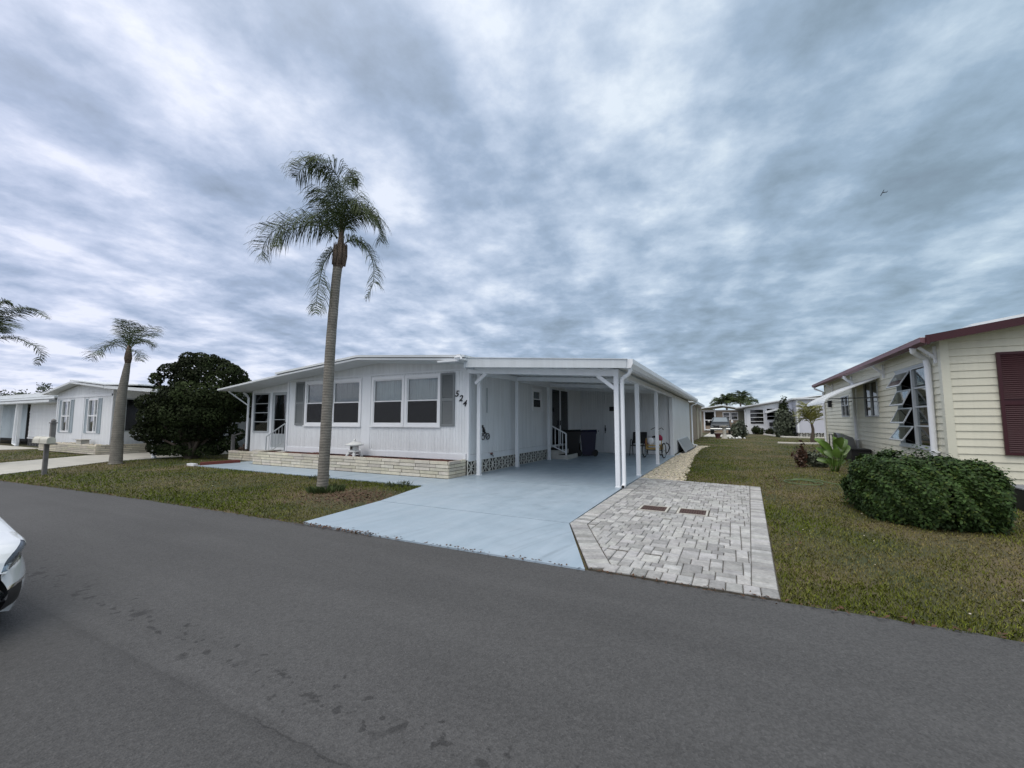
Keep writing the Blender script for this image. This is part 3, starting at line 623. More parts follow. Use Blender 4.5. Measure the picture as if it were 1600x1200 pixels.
for (a, b) in ((-13.50, -13.04), (-7.27, -6.80)):
    f = MB(front(FY)); v0, v1 = 1.34, 2.83; frame(f, a, b, v0, v1, .055, .001, .035); f.box(a+.055, b-.055, .001, .034, (v0+v1)/2-.04, (v0+v1)/2+.04)
    z = v0+.055
    while z < v1-.06:
        if abs(z+.02-(v0+v1)/2) > .065: f.poly([(a+.055, .03, z), (b-.055, .03, z), (b-.055, .008, z+.036), (a+.055, .008, z+.036)])
        z += .04
    f.box(a+.05, b-.05, .001, .006, v0+.05, v1-.05); f.build('shutter', graysh, H)
for ch, u_, v_ in (('5', -6.80, 2.16), ('2', -6.665, 2.03), ('4', -6.54, 1.89)): digit(ch, H, front(FY-.0), u_, v_, .235, darkm)
# east wall under the carport
EO = [(13.95, 14.75, 1.90, 2.64), (15.75, 17.75, .50, 2.78)]
mb = MB(east(EX)); groove_wall(mb, 9.75, 19.5, .57, lambda u: 3.02, EO, pitch=.105, g=.014); mb.build('side_wall', white, H)
mb = MB(east(EX)); mb.box(9.80, 15.4, -.03, .022, .40, .565); mb.build('trim_board', wtrim, H)
window(H, east(EX), 13.92, 14.78, 1.87, 2.67, casing=.09, curtain=curt)
d = MB(east(EX)); frame(d, 15.73, 17.77, .48, 2.80, .05, -.05, .03); d.box(16.72, 16.78, -.03, .02, .53, 2.75); d = d.build('glass_door', wtrim, H)
g = MB(east(EX)); g.box(15.78, 17.72, -.022, -.016, .53, 2.75); g.build('pane', panet_m, d)
f = MB(east(EX)); f.box(16.65, 16.68, .02, .05, 1.3, 1.5); f.build('handle', darkm, d)
# cast decorative skirting blocks: eight-spoke pattern
mb = MB(east(EX))
def deco(mb, u0, u1, v0, v1, th=.019, n0=.0, n1=.025):
    cu, cv = (u0+u1)/2, (v0+v1)/2; frame(mb, u0, u1, v0, v1, .011, n0, n1)
    for (a, b) in (((u0, v0), (u1, v1)), ((u0, v1), (u1, v0)), ((cu, v0), (cu, v1)), ((u0, cv), (u1, cv))): mb.bar((a[0], (n0+n1)/2, a[1]), (b[0], (n0+n1)/2, b[1]), th, (n1-n0)*.8)
u_ = 9.72
while u_ < 15.4: deco(mb, u_, u_+.385, .03, .40); u_ += .39
sk = mb.build('skirting_block', block_m, H)
mb = MB(); mb.box(-6.60, -6.56, 9.8, 19.5, 0, .6); mb.box(WX, -6.56, 9.80, 9.84, 0, .44); mb.build('crawl_space_wall', mortar, H)
# remaining shell: floor, back, west, inner partition
mb = MB(); mb.box(WX, EX-.02, 9.9, BY, .44, .50); mb.box(WX, EX-.02, BY-.05, BY, 0, 3.0); mb.box(WX-.05, WX, 9.8, BY, 0, 2.95); mb.box(EX-.05, EX-.0, 19.62, BY, 0, 3.0)
mb.box(WX, EX-.1, 9.95, 9.97, .5, .9) ; mb.build('house_shell', white, H)
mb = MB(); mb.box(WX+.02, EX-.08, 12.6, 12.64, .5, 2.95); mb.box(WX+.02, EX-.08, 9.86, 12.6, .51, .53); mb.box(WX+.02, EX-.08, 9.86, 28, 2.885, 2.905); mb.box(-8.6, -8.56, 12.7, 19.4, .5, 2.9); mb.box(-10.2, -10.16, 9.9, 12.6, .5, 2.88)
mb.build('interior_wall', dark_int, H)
# roof: main pan roof over a lower awning layer that runs on to the left
mb = MB(); lo = [(-16.86, 2.60), (-13.45, 2.95), (-9.73, 3.28), (-5.95, 3.02)]; mb.xprism(slabpoly(lo, .055), 8.95, BY+.6); rl = mb.build('roof', roofw, H)
mb = MB(); mb.xprism(slabpoly([(-13.5, 3.03), (-9.73, 3.355), (-5.95, 3.095)], .06), 8.92, BY+.6); mb.build('roof_cap', roofw, H)
mb = MB(); mb.xprism(slabpoly([(-13.48, 3.008), (-9.73, 3.338), (-5.96, 3.076)], .018), 8.99, BY+.5); mb.build('drip_edge', roofdark, H)
mb = MB(); mb.xprism(slabpoly([(-16.84, 2.585), (-13.45, 2.935), (-9.73, 3.262), (-6.5, 3.04)], .012), 8.98, BY+.5); mb.build('soffit', soffit, H)
# small gutter end at the right of the gable
mb = MB(); mb.box(-6.75, -6.12, 8.86, 8.94, 3.0, 3.045); mb.tube([(-6.2, 8.86, 3.09), (-6.02, 8.84, 3.10), (-5.98, 8.84, 3.03)], .03, 8); mb.box(-6.15, -6.04, 8.85, 8.92, 3.04, 3.17); mb.build('flashing', wtrim, H)
# entry porch at the left
PY = 9.95
mb = MB(front(PY)); pops = [(-16.18, -15.28, 1.08, 2.50), (-15.14, -14.14, .46, 2.60)]
def ptop(u): return min(rz(u)-.02, 9)
groove_wall(mb, -16.40, WX-.02, .30, ptop, pops, pitch=.6, dep=.003); pw = mb.build('porch_wall', white, H)
mb = MB(west(-16.40)); mb.box(PY, 13.5, -.05, 0, .0, 2.62); mb.build('porch_side_wall', white, H)
mb = MB(front(PY)); frame(mb, -16.20, -15.26, 1.06, 2.52, .05, -.05, .03)
for k in range(1, 4): mb.box(-16.15, -15.31, -.03, .02, 1.11+k*.34-.012, 1.11+k*.34+.012)
jw = mb.build('jalousie_window', galum, H); g = MB(front(PY)); g.box(-16.15, -15.31, -.02, -.014, 1.11, 2.47); g.build('pane', panet_m, jw)
mb = MB(front(PY)); frame(mb, -15.16, -14.12, .44, 2.62, .09, -.05, .03); dr = mb.build('entry_door', wtrim, H)
mb = MB(front(PY)); frame(mb, -15.06, -14.22, .50, 2.53, .10, -.04, .01); mb.box(-14.96, -14.32, -.04, .008, .60, 1.02); mb.box(-14.96, -14.32, -.03, .0, 1.52, 1.54); mb.build('door_leaf', galum, dr)
g = MB(front(PY)); g.box(-14.96, -14.32, -.025, -.018, 1.02, 2.43); g.build('pane', panet_m, dr)
for k in range(14):
    pass
mb = MB(front(PY)); mb.box(-14.36, -14.24, .012, .03, 1.42, 1.45); mb.build('handle', darkm, dr)
c = MB(front(PY)); vs = []
for i in range(15):
    vs += [(-14.95+i*.045, -.09+.01*math.sin(i*2.1), 2.18 - (.28 if i in (3, 11) else .18 if i in (4, 10) else .04)), (-14.95+i*.045, -.09, 2.42)]
c.add(vs, [(2*i, 2*i+2, 2*i+3, 2*i+1) for i in range(14)]); c.build('curtain', vert, dr)
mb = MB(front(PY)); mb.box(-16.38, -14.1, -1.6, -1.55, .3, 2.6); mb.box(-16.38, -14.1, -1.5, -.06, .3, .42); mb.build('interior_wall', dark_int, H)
# eave brace and downspout at the porch corner
mb = MB(); mb.bar((-16.42, 9.88, 2.05), (-16.80, 9.3, 2.60), .045); mb.build('eave_brace', wtrim, H)
mb = MB(); mb.tube([(-16.72, 9.84, 2.56), (-16.60, 9.86, 2.5), (-16.46, 9.88, 2.36), (-16.46, 9.88, .42)], .04, 8); mb.build('downspout', wtrim, H)
# carport
C0, C1 = -6.03, -1.95
def cz(x): return float(np.interp(x, (C0, C1), (2.885, 2.62)))
mb = MB(); mb.xprism([(C0, 2.94), (C1+.01, 2.67), (C1+.01, 2.72), (C0, 2.99)], 9.12, 28.4); mb.build('carport_roof', roofw, H)
mb = MB(); mb.xprism([(C0, 2.86), (C1, 2.61), (C1, 2.79), (C0, 3.10)], 9.06, 9.11); mb.xprism([(C0, 3.10), (C1+.02, 2.79), (C1+.02, 2.806), (C0, 3.116)], 9.04, 9.16)
mb.box(C0-.02, C0, 9.04, 9.6, 2.84, 3.10); mb.build('fascia', material('carport_fascia_paint', (.58, .62, .65), .45, .05, 1.2, .03, 50, streak=.10), H)
mb = MB(); prof = [(C1-.02, 2.61), (C1+.09, 2.61), (C1+.13, 2.70), (C1+.13, 2.80), (C1+.115, 2.80), (C1+.115, 2.71), (C1+.08, 2.625), (C1-.005, 2.625), (C1-.005, 2.80), (C1-.02, 2.80)]
mb.xprism(prof, 9.10, 28.45); mb.poly([(C1-.02, 9.099, 2.61), (C1+.09, 9.099, 2.61), (C1+.13, 9.099, 2.70), (C1+.13, 9.099, 2.80), (C1-.02, 9.099, 2.80)]); mb.build('gutter', wtrim, H)
for k in range(9):                                       # roof pan ribs seen from below
    pass
mb = MB()
x = C0+.3
while x < C1: mb.box(x-.012, x+.012, 9.13, 19.4, cz(x)+.03, cz(x)+.056); x += .305
mb.build('roof_rib', soffit, H)
mb = MB(); mb.xprism([(-6.20, 2.76), (-2.22, 2.49), (-2.22, 2.64), (-6.20, 2.91)], 9.50, 9.60); mb.build('front_beam', wtrim, H)
for yy in (12.2, 15.0, 17.4):
    mb = MB(); mb.xprism([(-6.38, 2.80), (-2.36, 2.53), (-2.36, 2.66), (-6.38, 2.92)], yy, yy+.06); mb.build('cross_beam', wtrim, H)
mb = MB(); mb.box(-2.34, -2.24, 9.62, 19.48, 2.50, 2.64); mb.box(-6.20, -6.10, 9.62, 15.1, 2.76, 2.90); mb.build('side_beam', wtrim, H)
POST = [(-6.15, 9.98, 2.77), (-6.15, 12.30, 2.77), (-6.15, 14.98, 2.77), (-2.29, 9.58, 2.50), (-2.29, 11.90, 2.50), (-2.29, 15.20, 2.50)]
for x, y, z in POST:
    mb = MB(); mb.bbox(x-.05, x+.05, y-.05, y+.05, .03, z, .004); mb.bbox(x-.062, x+.062, y-.062, y+.062, .03, .05, .004); mb.build('carport_post', wtrim, H)
mb = MB(); mb.bar((-6.11, 9.72, 2.50), (-5.68, 9.56, 2.74), .05, .08); mb.build('corner_brace', wtrim, H)
mb = MB(); mb.bar((-2.33, 9.56, 2.22), (-2.72, 9.56, 2.53), .05, .08); mb.build('corner_brace', wtrim, H)
def round_path(pts, n=5):
    return pts
mb = MB(); mb.tube([(-1.90, 9.2, 2.62), (-1.90, 9.22, 2.56), (-1.95, 9.30, 2.50), (-2.07, 9.42, 2.46), (-2.13, 9.47, 2.40), (-2.14, 9.48, 2.3), (-2.14, 9.48, .16), (-2.14, 9.45, .10), (-2.14, 9.36, .08)], .045, 10); mb.smooth = True; mb.build('downspout', wtrim, H)
mb = MB(); mb.lathe([(.034, 0), (.034, -.003)], (-2.14, 9.357, .08), 10, 'y'); mb.build('spout_opening', blackpl, H)
mb = MB(); mb.tube([(-1.88, 28.2, 2.62), (-1.90, 28.0, 2.5), (-2.12, 27.9, 2.42), (-2.16, 27.86, 2.3), (-2.16, 27.86, .12), (-2.05, 27.6, .06), (-1.9, 27.4, .05)], .045, 10); mb.smooth = True; mb.build('downspout', wtrim, H)
# shed at the back of the carport
mb = MB(front(19.5)); groove_wall(mb, -6.42, -2.30, .03, lambda u: cz(u)+.03, (), pitch=.11, g=.014)
mb.build('shed_front_wall', white, H)
mb = MB(east(-2.28)); groove_wall(mb, 19.5, 27.8, .03, lambda u: 2.64, (), pitch=.12, dep=.004); mb.build('shed_side_wall', white, H)
mb = MB(); mb.box(-2.40, -2.262, 19.42, 19.49, .03, 2.64); mb.box(-2.2785, -2.25, 19.49, 19.60, .03, 2.64); mb.build('corner_board', wtrim, H)
mb = MB(); mb.box(-6.43, -2.3, 27.8, 27.85, 0, 2.65); mb.build('shed_back_wall', white, H)
d = MB(front(19.5)); d.box(-5.28, -4.42, .002, .02, .05, 2.28); d = d.build('shed_door', white, H)
f = MB(front(19.5)); f.box(-5.22, -5.19, .021, .06, .92, 1.28); f.box(-5.24, -5.17, .02, .03, 1.02, 1.16); f.build('handle', darkm, d)
# planter
T = thing('brick_planter', (-10.4, 8.95, 0), 'long low cream brick planter with red mulch in front of the white house', 'planter')
def bricks(mb, M, u0, u1, courses, ch=.086, bl=.60, seed=3):
    r = random.Random(seed); mb.M = M
    for k in range(courses):
        u_ = u0-r.random()*.4
        while u_ < u1:
            l = bl*r.uniform(.75, 1.2); a, b = max(u0, u_), min(u1, u_+l)
            if b-a > .03:
                t = r.uniform(.82, 1.12); dp = r.uniform(-.003, .010); h0 = .03+k*ch; j_ = .008
                mb.box(a+j_, b-j_, -.09, dp, h0+j_*.8, h0+ch-j_*.8, (t, t*r.uniform(.96, 1.), t*r.uniform(.90, 1.)))
            u_ += l
mb = MB(); bricks(mb, front(8.95), -14.50, -6.42, 5); bricks(mb, east(-6.41), 8.955, 9.72, 5, seed=8); bricks(mb, west(-14.51), 8.96, 9.9, 5, seed=9); mb.build('brick_wall', brick_m, T)
mb = MB(); bricks(mb, front(9.58), -17.05, -14.53, 4, seed=5); bricks(mb, west(-17.06), 9.59, 11, 4, seed=6); mb.build('low_brick_wall', brick_m, T)
mb = MB(); mb.box(-14.49, -6.43, 8.965, 9.04, .0, .445); mb.box(-6.50, -6.425, 9.04, 9.71, 0, .445); mb.box(-14.49, -14.42, 9.04, 9.9, 0, .445); mb.box(-17.04, -14.53, 9.59, 9.66, 0, .365); mb.box(-17.04, -16.98, 9.66, 11, 0, .36); mb.build('mortar_core', mortar, T)
mb = MB(); nxg = 90; vs = []; fs = []
def mz(x, y): return .405+.03*math.sin(x*5.1+y*3)*math.sin(y*9)+random.uniform(-.012, .012)+.11*math.exp(-((x+6.95)**2/.06+(y-9.25)**2/.05))+.03*math.exp(-((x+12.6)**2/.5))
for i in range(nxg+1):
    for k in range(7): x = -14.44+7.94*i/nxg; y = 9.03+.70*k/6; vs.append((x, y, mz(x, y)))
for i in range(nxg):
    for k in range(6): fs.append((i*7+k, (i+1)*7+k, (i+1)*7+k+1, i*7+k+1))
mb.add(vs, fs); mb.box(-16.98, -16.42, 9.66, 11, .2, .33); mb.box(-16.42, -15.8, 9.66, 9.93, .2, .33); mb.build('mulch', mulch, T)
# front steps and rail
T = thing('entry_stoop', (-15.0, 9.4, 0), 'concrete stoop with grey metal hand rail at the entry door', 'steps')
mb = MB(); mb.bbox(-15.74, -13.9, 9.67, 9.93, 0, .42, .01); mb.build('step', concr, T)
mb = MB(); Yr = 9.72
A, B = (-15.02, Yr, .92), (-13.98, Yr, 1.40); mb.bar(A, B, .03); mb.bar((-15.02, Yr, .42), A, .03); mb.bar((-13.98, Yr, .42), (-13.98, Yr, 1.40), .03); mb.bar((-14.62, Yr, .46), (-13.99, Yr, .78), .025)
for k in range(1, 6):
    f_ = k/6; x = -15.02+1.04*f_; mb.bar((x, Yr, max(.44, .44+(x+14.66)*.5)), (x, Yr, .92+.48*f_), .014)
mb.build('hand_rail', galum, T)
# red edging block and curb at the left end of the walk
t = thing('edging_curb', (-15.6, 8.4, 0), 'dark red painted concrete curb at the left end of the blue walk', 'curb')
mb = MB(); mb.prism([(-15.78, 7.98), (-15.62, 7.90), (-15.45, 9.1), (-15.62, 9.1)], 0, .12); mb.build('red_curb_block', redp, t)
mb = MB(); mb.prism([(-16.3, 7.84), (-15.80, 7.80), (-15.80, 7.93), (-16.3, 7.97)], 0, .07); mb.build('white_curb_block', wtrim, t)
# stone lantern
# little white shell bits and dead leaves in the grass
n = 170; dd = np.exp(rng.uniform(math.log(4.6), math.log(22), n)); az = rng.uniform(R(-70), R(36), n); px, py = dd*np.sin(az), dd*np.cos(az); ok = (py > edge_y(px)+.1)
for P in EXCL: ok &= ~inpoly(px, py, P)
tag(stones('lawn_litter', np.stack([px, py], 1)[ok], np.full(ok.sum(), .011), z=.022), 'tiny white shell bits scattered in the lawn grass', 'shell bits', kind='stuff')
n = 260; px = rng.uniform(-2.2, 1.5, n); py = np.where(rng.random(n) < .6, rng.uniform(11.3, 13.2, n), rng.uniform(6, 24, n)); px = np.where(py < 11, rng.uniform(.42, .75, n), px); px = np.where(py > 13.2, rng.uniform(-2.15, -1.3, n), np.clip(px, -2.15, .9))
V, F = leaf_cloud(np.stack([px, py, np.full(n, .05)], 1), np.tile([0, 0, 1.], (n, 1)), .032, 1.9, 0, .25); o = nmesh('fallen_leaves', V, F, material('dead_leaf_brown', (.085, .045, .025), .9, .4, 9), tone=None); tag(o, 'brown fallen leaves at the corner of gravel and pavers', 'fallen leaves', kind='stuff')
n = 1500; px = rng.normal(-6.75, .62, n); py = rng.normal(6.15, .42, n); ok = ~inpoly(px, py, EXCL[0]) & (py < 7.75); V, F = leaf_cloud(np.stack([px, py, np.full(n, .016)], 1)[ok], np.tile([0, 0, 1.], (ok.sum(), 1)), .026, 2.0, 0, .4)
tag(nmesh('bare_patch_litter', V, F, material('brown_bark_litter', (.105, .065, .042), .9, .4, 9)), 'brown leaf litter on the bare patch right of the tall palm', 'leaf litter', kind='stuff')
n = 900; px = rng.uniform(-17, 3.5, n); px[:200] = rng.uniform(-5.7, -4.2, 200); py = edge_y(px)+rng.normal(.0, .035, n)-.01; V, F = leaf_cloud(np.stack([px, py, np.full(n, .034)], 1), np.tile([0, 0, 1.], (n, 1)), .018, 2.2, 0, .3)
tag(nmesh('edge_debris', V, F, MC['dead_leaf_brown']), 'brown bits of leaf and soil along the road edge', 'debris', kind='stuff')
T = thing('stone_lantern', (-10.15, 9.35, .40), 'white japanese style stone garden lantern standing in the brick planter', 'garden lantern')
cx, cy = -10.15, 9.33; z0 = .40
mb = MB()
for k in range(4):
    a = math.pi/4+k*math.pi/2; pts = []
    mb.tube([(cx+math.cos(a)*r_, cy+math.sin(a)*r_, z0+z) for r_, z in ((.21, .0), (.20, .06), (.15, .12), (.06, .15), (0, .155))], [.05, .045, .045, .05, .05], 8)
mb.smooth = True; mb.build('legs', lant_m, T)
mb = MB(); mb.lathe([(.05, .13), (.17, .15), (.19, .175), (.17, .20), (.10, .21)], (cx, cy, z0), 16); mb.build('base_plate', lant_m, T)
mb = MB(); mb.lathe([(.12, .20), (.13, .23), (.13, .32), (.12, .35)], (cx, cy, z0), 6); lb = mb.build('light_box', lant_m, T)
mb = MB(); mb.box(cx-.04, cx+.04, cy-.135, cy-.10, z0+.235, z0+.32); mb.build('light_opening', mortar, lb)
mb = MB(); mb.lathe([(.10, .34), (.26, .355), (.27, .375), (.20, .41), (.10, .45), (.05, .47)], (cx, cy, z0), 16); mb.smooth = True; mb.build('lantern_roof', lant_m, T)
mb = MB(); mb.lathe([(.03, .46), (.045, .49), (.035, .52), (.004, .55)], (cx, cy, z0), 10); mb.smooth = True; mb.build('finial', lant_m, T)
# wall ornament, strip, faucet
mb = MB(east(EX+.012))
mb.tube([(10.50+.10*math.cos(t)*.8, .02, 1.02+.07*math.sin(t)) for t in np.linspace(0, 6.28, 12)], .013, 6); mb.tube([(10.76+.10*math.cos(t), .02, 1.04+.085*math.sin(t)) for t in np.linspace(0, 6.28, 12)], .013, 6)
mb.tube([(10.56, .02, 1.12), (10.60, .02, 1.22), (10.52, .02, 1.30), (10.46, .02, 1.36), (10.40, .02, 1.34)], .014, 6); mb.tube([(10.56, .02, 1.2), (10.68, .02, 1.12), (10.64, .02, 1.04)], .014, 6)
mb.tube([(10.40, .02, 1.12), (10.54, .02, 1.12), (10.64, .02, 1.14)], .012, 6); mb.box(10.40, 10.50, .0, .03, 1.28, 1.37); mb.tube([(10.7, .02, 1.0), (10.82, .02, 1.08)], .01, 6); mb.box(10.5, 10.56, 0, .03, 1.16, 1.3)
mb.smooth = False; tag(mb.build('wall_ornament', darkm), 'black wrought iron scroll ornament hung on the carport side wall', 'wall ornament')
mb = MB(east(EX)); mb.box(10.72, 10.77, .001, .018, 1.72, 2.45); tag(mb.build('wall_strip', galum), 'narrow vertical grey strip fixed on the carport side wall', 'wall strip')
T = thing('garden_faucet', (EX+.03, 10.95, .5), 'small dark outdoor faucet low on the carport side wall', 'faucet')
mb = MB(); mb.tube([(EX+.02, 10.95, .5), (EX+.09, 10.95, .5), (EX+.11, 10.95, .45)], .014, 8); mb.build('spout', darkm, T); mb = MB(); mb.tube([(EX+.06, 10.90, .54), (EX+.06, 11.0, .54)], .02, 8); mb.build('handle', redp, T)
mb = MB(front(19.5)); mb.box(-5.0, -4.6, .022, .035, 1.93, 2.13); tag(mb.build('door_sign', blackpl), 'small dark sign fixed on the white shed door', 'sign')
# side steps
T = thing('side_steps', (-6.0, 15.9, .03), 'worn white wooden steps with hand rail at the dark carport door', 'steps')
mb = MB(); mb.bbox(-6.42, -5.58, 15.38, 16.60, .03, .19, .008); mb.bbox(-6.42, -5.95, 15.40, 16.55, .19, .36, .008); mb.build('step', stepw, T)
mb = MB(); mb.box(-5.93, -5.62, 15.42, 16.5, .19, .202); mb.box(-6.41, -5.98, 15.43, 16.5, .36, .372); mb.build('tread_mat', mat_dark, T)
mb = MB(); Yr = 15.43; mb.bar((-6.38, Yr, 1.37), (-5.64, Yr, 1.0), .045); mb.bar((-5.64, Yr, .19), (-5.64, Yr, 1.0), .05); mb.bar((-6.38, Yr, .36), (-6.38, Yr, 1.37), .045); mb.bar((-6.2, Yr, .52), (-5.66, Yr, .30), .035)
for k in range(1, 5): mb.bar((-6.38+k*.15, Yr, .60-k*.075), (-6.38+k*.15, Yr, 1.37-k*.075), .022)
mb.build('hand_rail', wtrim, T)
# bins
def bin_(x, y, m, label, rz_):
    T = thing('wheelie_bin', (x, y, .03), label, 'trash bin', 'wheelie bins beside the carport steps'); 
    def L(p): c_, s_ = math.cos(rz_), math.sin(rz_); return (x+p[0]*c_-p[1]*s_, y+p[0]*s_+p[1]*c_, .03+p[2])
    b = MB(); w0, w1, d0, d1 = .22, .29, .24, .33
    b.add([L(p) for p in [(-w0, -d0, .03), (w0, -d0, .03), (w0, d0, .03), (-w0, d0, .03), (-w1, -d1, .98), (w1, -d1, .98), (w1, d1, .98), (-w1, d1, .98)]], [(3, 2, 1, 0), (0, 1, 5, 4), (1, 2, 6, 5), (2, 3, 7, 6), (3, 0, 4, 7), (4, 5, 6, 7)])
    b.add([L(p) for p in [(-.31, -.35, .93), (.31, -.35, .93), (.31, .35, .93), (-.31, .35, .93), (-.31, -.35, .985), (.31, -.35, .985), (.31, .35, .985), (-.31, .35, .985)]], [(3, 2, 1, 0), (0, 1, 5, 4), (1, 2, 6, 5), (2, 3, 7, 6), (3, 0, 4, 7), (4, 5, 6, 7)]); b.build('bin_body', m, T)
    b = MB(); b.add([L(p) for p in [(-.32, -.37, .99), (.32, -.37, .99), (.32, .36, .99), (-.32, .36, .99), (-.24, -.28, 1.07), (.24, -.28, 1.07), (.26, .34, 1.09), (-.26, .34, 1.09)]], [(3, 2, 1, 0), (0, 1, 5, 4), (1, 2, 6, 5), (2, 3, 7, 6), (3, 0, 4, 7), (4, 5, 6, 7)]); b.tube([L((-.22, .42, 1.03)), L((.22, .42, 1.03))], .02, 6); b.build('lid', m, T)
    for s in (-1, 1):
        b = MB(); b.tube([L((s*.24, .27, .12)), L((s*.30, .27, .12))], .12, 14); b.build('wheel', tyre, T)
bin_(-6.02, 17.25, blackbin, 'black plastic wheelie bin nearer the white steps', R(-70)); bin_(-5.40, 17.5, bluep, 'navy blue wheelie bin with its lid shut, right of the black bin', R(-75))
# chair
T = thing('patio_chair', (-3.5, 18.6, .03), 'dark metal patio chair standing against the back wall of the carport', 'chair')
x0, x1, y0, y1 = -3.86, -3.24, 18.35, 18.9
for x in (x0, x1):
    mb = MB(); mb.tube([(x-.02, y0-.03, .03), (x, y0+.02, .45), (x, y0+.06, .64), (x, y0+.14, .69), (x, y0+.34, .69), (x, y0+.44, .62), (x, y1-.14, .46), (x, y1, .03)], .016, 8); mb.smooth = True; mb.build('arm_frame', darkm, T)
mb = MB(); mb.bbox(x0+.02, x1-.02, y0+.02, y1-.08, .43, .465, .01); mb.build('seat', darkm, T)
mb = MB(); mb.bar((x0+.03, y1-.12, .44), (x0+.03, y1+.02, 1.0), .03); mb.bar((x1-.03, y1-.12, .44), (x1-.03, y1+.02, 1.0), .03); mb.add([(x0+.04, y1-.11, .52), (x1-.04, y1-.11, .52), (x1-.04, y1, 1.01), (x0+.04, y1, 1.01), (x0+.04, y1-.09, .52), (x1-.04, y1-.09, .52), (x1-.04, y1+.02, 1.01), (x0+.04, y1+.02, 1.01)], [(0, 1, 2, 3), (7, 6, 5, 4), (0, 4, 5, 1), (1, 5, 6, 2), (2, 6, 7, 3), (3, 7, 4, 0)]); mb.build('backrest', darkm, T)
# adult tricycle seen from behind
T = thing('tricycle', (-2.8, 17.75, .03), 'adult tricycle with yellow rear basket frame and red bag by the carport edge', 'tricycle')
def wheel(x, y, r, ang=0):
    c_, s_ = math.cos(ang), math.sin(ang)
    P = lambda a, rr, o=0: (x+math.cos(a)*rr*s_+o*c_, y+math.cos(a)*rr*c_-o*s_, .03+r+math.sin(a)*rr)
    b = MB(); b.tube([P(a, r-.022) for a in np.linspace(0, 2*math.pi, 29)], .022, 8, caps=False); w = b.build('wheel', tyre, T, True)
    b = MB(); b.tube([P(a, r-.05) for a in np.linspace(0, 2*math.pi, 29)], .010, 6, caps=False)
    for k in range(14): b.tube([P(0, 0), P(k*2*math.pi/14, r-.05)], .0025, 4)
    b.tube([P(0, 0, -.04), P(0, 0, .04)], .02, 8); b.build('rim', chrome, w)
wheel(-3.17, 17.78, .30, R(8)); wheel(-2.42, 17.66, .30, R(8)); wheel(-2.72, 18.95, .30, R(8))
mb = MB(); mb.tube([(-3.17, 17.78, .33), (-2.42, 17.66, .33)], .016, 8); mb.tube([(-2.78, 17.72, .33), (-2.76, 18.2, .42), (-2.74, 18.7, .80)], .02, 8); mb.tube([(-2.72, 18.95, .33), (-2.74, 18.72, .80), (-2.75, 18.66, 1.05)], .018, 8); mb.tube([(-2.76, 18.2, .42), (-2.78, 18.05, .78)], .018, 8)
mb.tube([(-3.02, 18.45, 1.12), (-2.90, 18.64, 1.20), (-2.76, 18.66, 1.12), (-2.62, 18.62, 1.20), (-2.52, 18.42, 1.12)], .013, 8); mb.build('frame', blackpl, T, True)
mb = MB(); mb.box(-3.08, -2.50, 17.60, 17.63, .36, .42); mb.box(-3.08, -2.50, 17.60, 17.63, .50, .54); mb.box(-3.08, -3.05, 17.63, 18.0, .36, .54); mb.box(-2.53, -2.50, 17.63, 18.0, .36, .54); mb.box(-3.05, -2.53, 17.66, 17.98, .40, .42)
mb.box(-3.09, -3.06, 17.60, 17.63, .36, .80); mb.box(-2.51, -2.48, 17.60, 17.63, .36, .72); mb.build('basket', yellowm, T)
mb = MB(); mb.lathe([(.02, 0), (.13, .01), (.14, .05), (.09, .08), (.02, .09)], (-2.78, 18.05, .80), 12); mb.build('saddle', blackpl, T, True)
mb = MB(); mb.tube([(-2.36, 17.9, .62), (-2.26, 17.85, .56), (-2.22, 17.8, .44), (-2.28, 17.8, .28), (-2.36, 17.8, .2)], .022, 8); mb.build('guard_loop', blackpl, T, True)
def lump(name, c, s, m, label, cat, seed=0, par=None):
    r = np.random.default_rng(seed); mb = MB(); n1_, n2_ = 10, 14; vs = []; fs = []
    ph = r.uniform(0, 6, 6)
    for i in range(n1_+1):
        for k in range(n2_):
            t, p = math.pi*i/n1_, 2*math.pi*k/n2_; q = 1+.13*math.sin(3*p+ph[0])*math.sin(2*t+ph[1])+.08*math.sin(5*p+ph[2]+3*t)
            vs.append((c[0]+s[0]*q*math.sin(t)*math.cos(p), c[1]+s[1]*q*math.sin(t)*math.sin(p), c[2]+s[2]*q*math.cos(t)))
    for i in range(n1_):
        for k in range(n2_): fs.append((i*n2_+k, i*n2_+(k+1) % n2_, (i+1)*n2_+(k+1) % n2_, (i+1)*n2_+k))
    mb.add(vs, fs); mb.smooth = True; return tag(mb.build(name, m, par), label, cat)
lump('cloth_bag', (-2.94, 17.8, .66), (.13, .12, .17), wtrim, 'white bag lying in the tricycle basket', 'bag', 1)
lump('cloth_bag', (-3.10, 17.85, .60), (.07, .10, .15), redbag, 'dark red bag at the left side of the tricycle basket', 'bag', 2)
lump('cloth_bag', (-2.62, 17.95, .78), (.13, .12, .13), redbag, 'crimson cloth bundle on the right of the tricycle basket', 'bag', 3)
lump('dog_toy', (-2.60, 17.85, .60), (.12, .1, .10), wtrim, 'white bundle low on the right in the tricycle basket', 'bundle', 4)
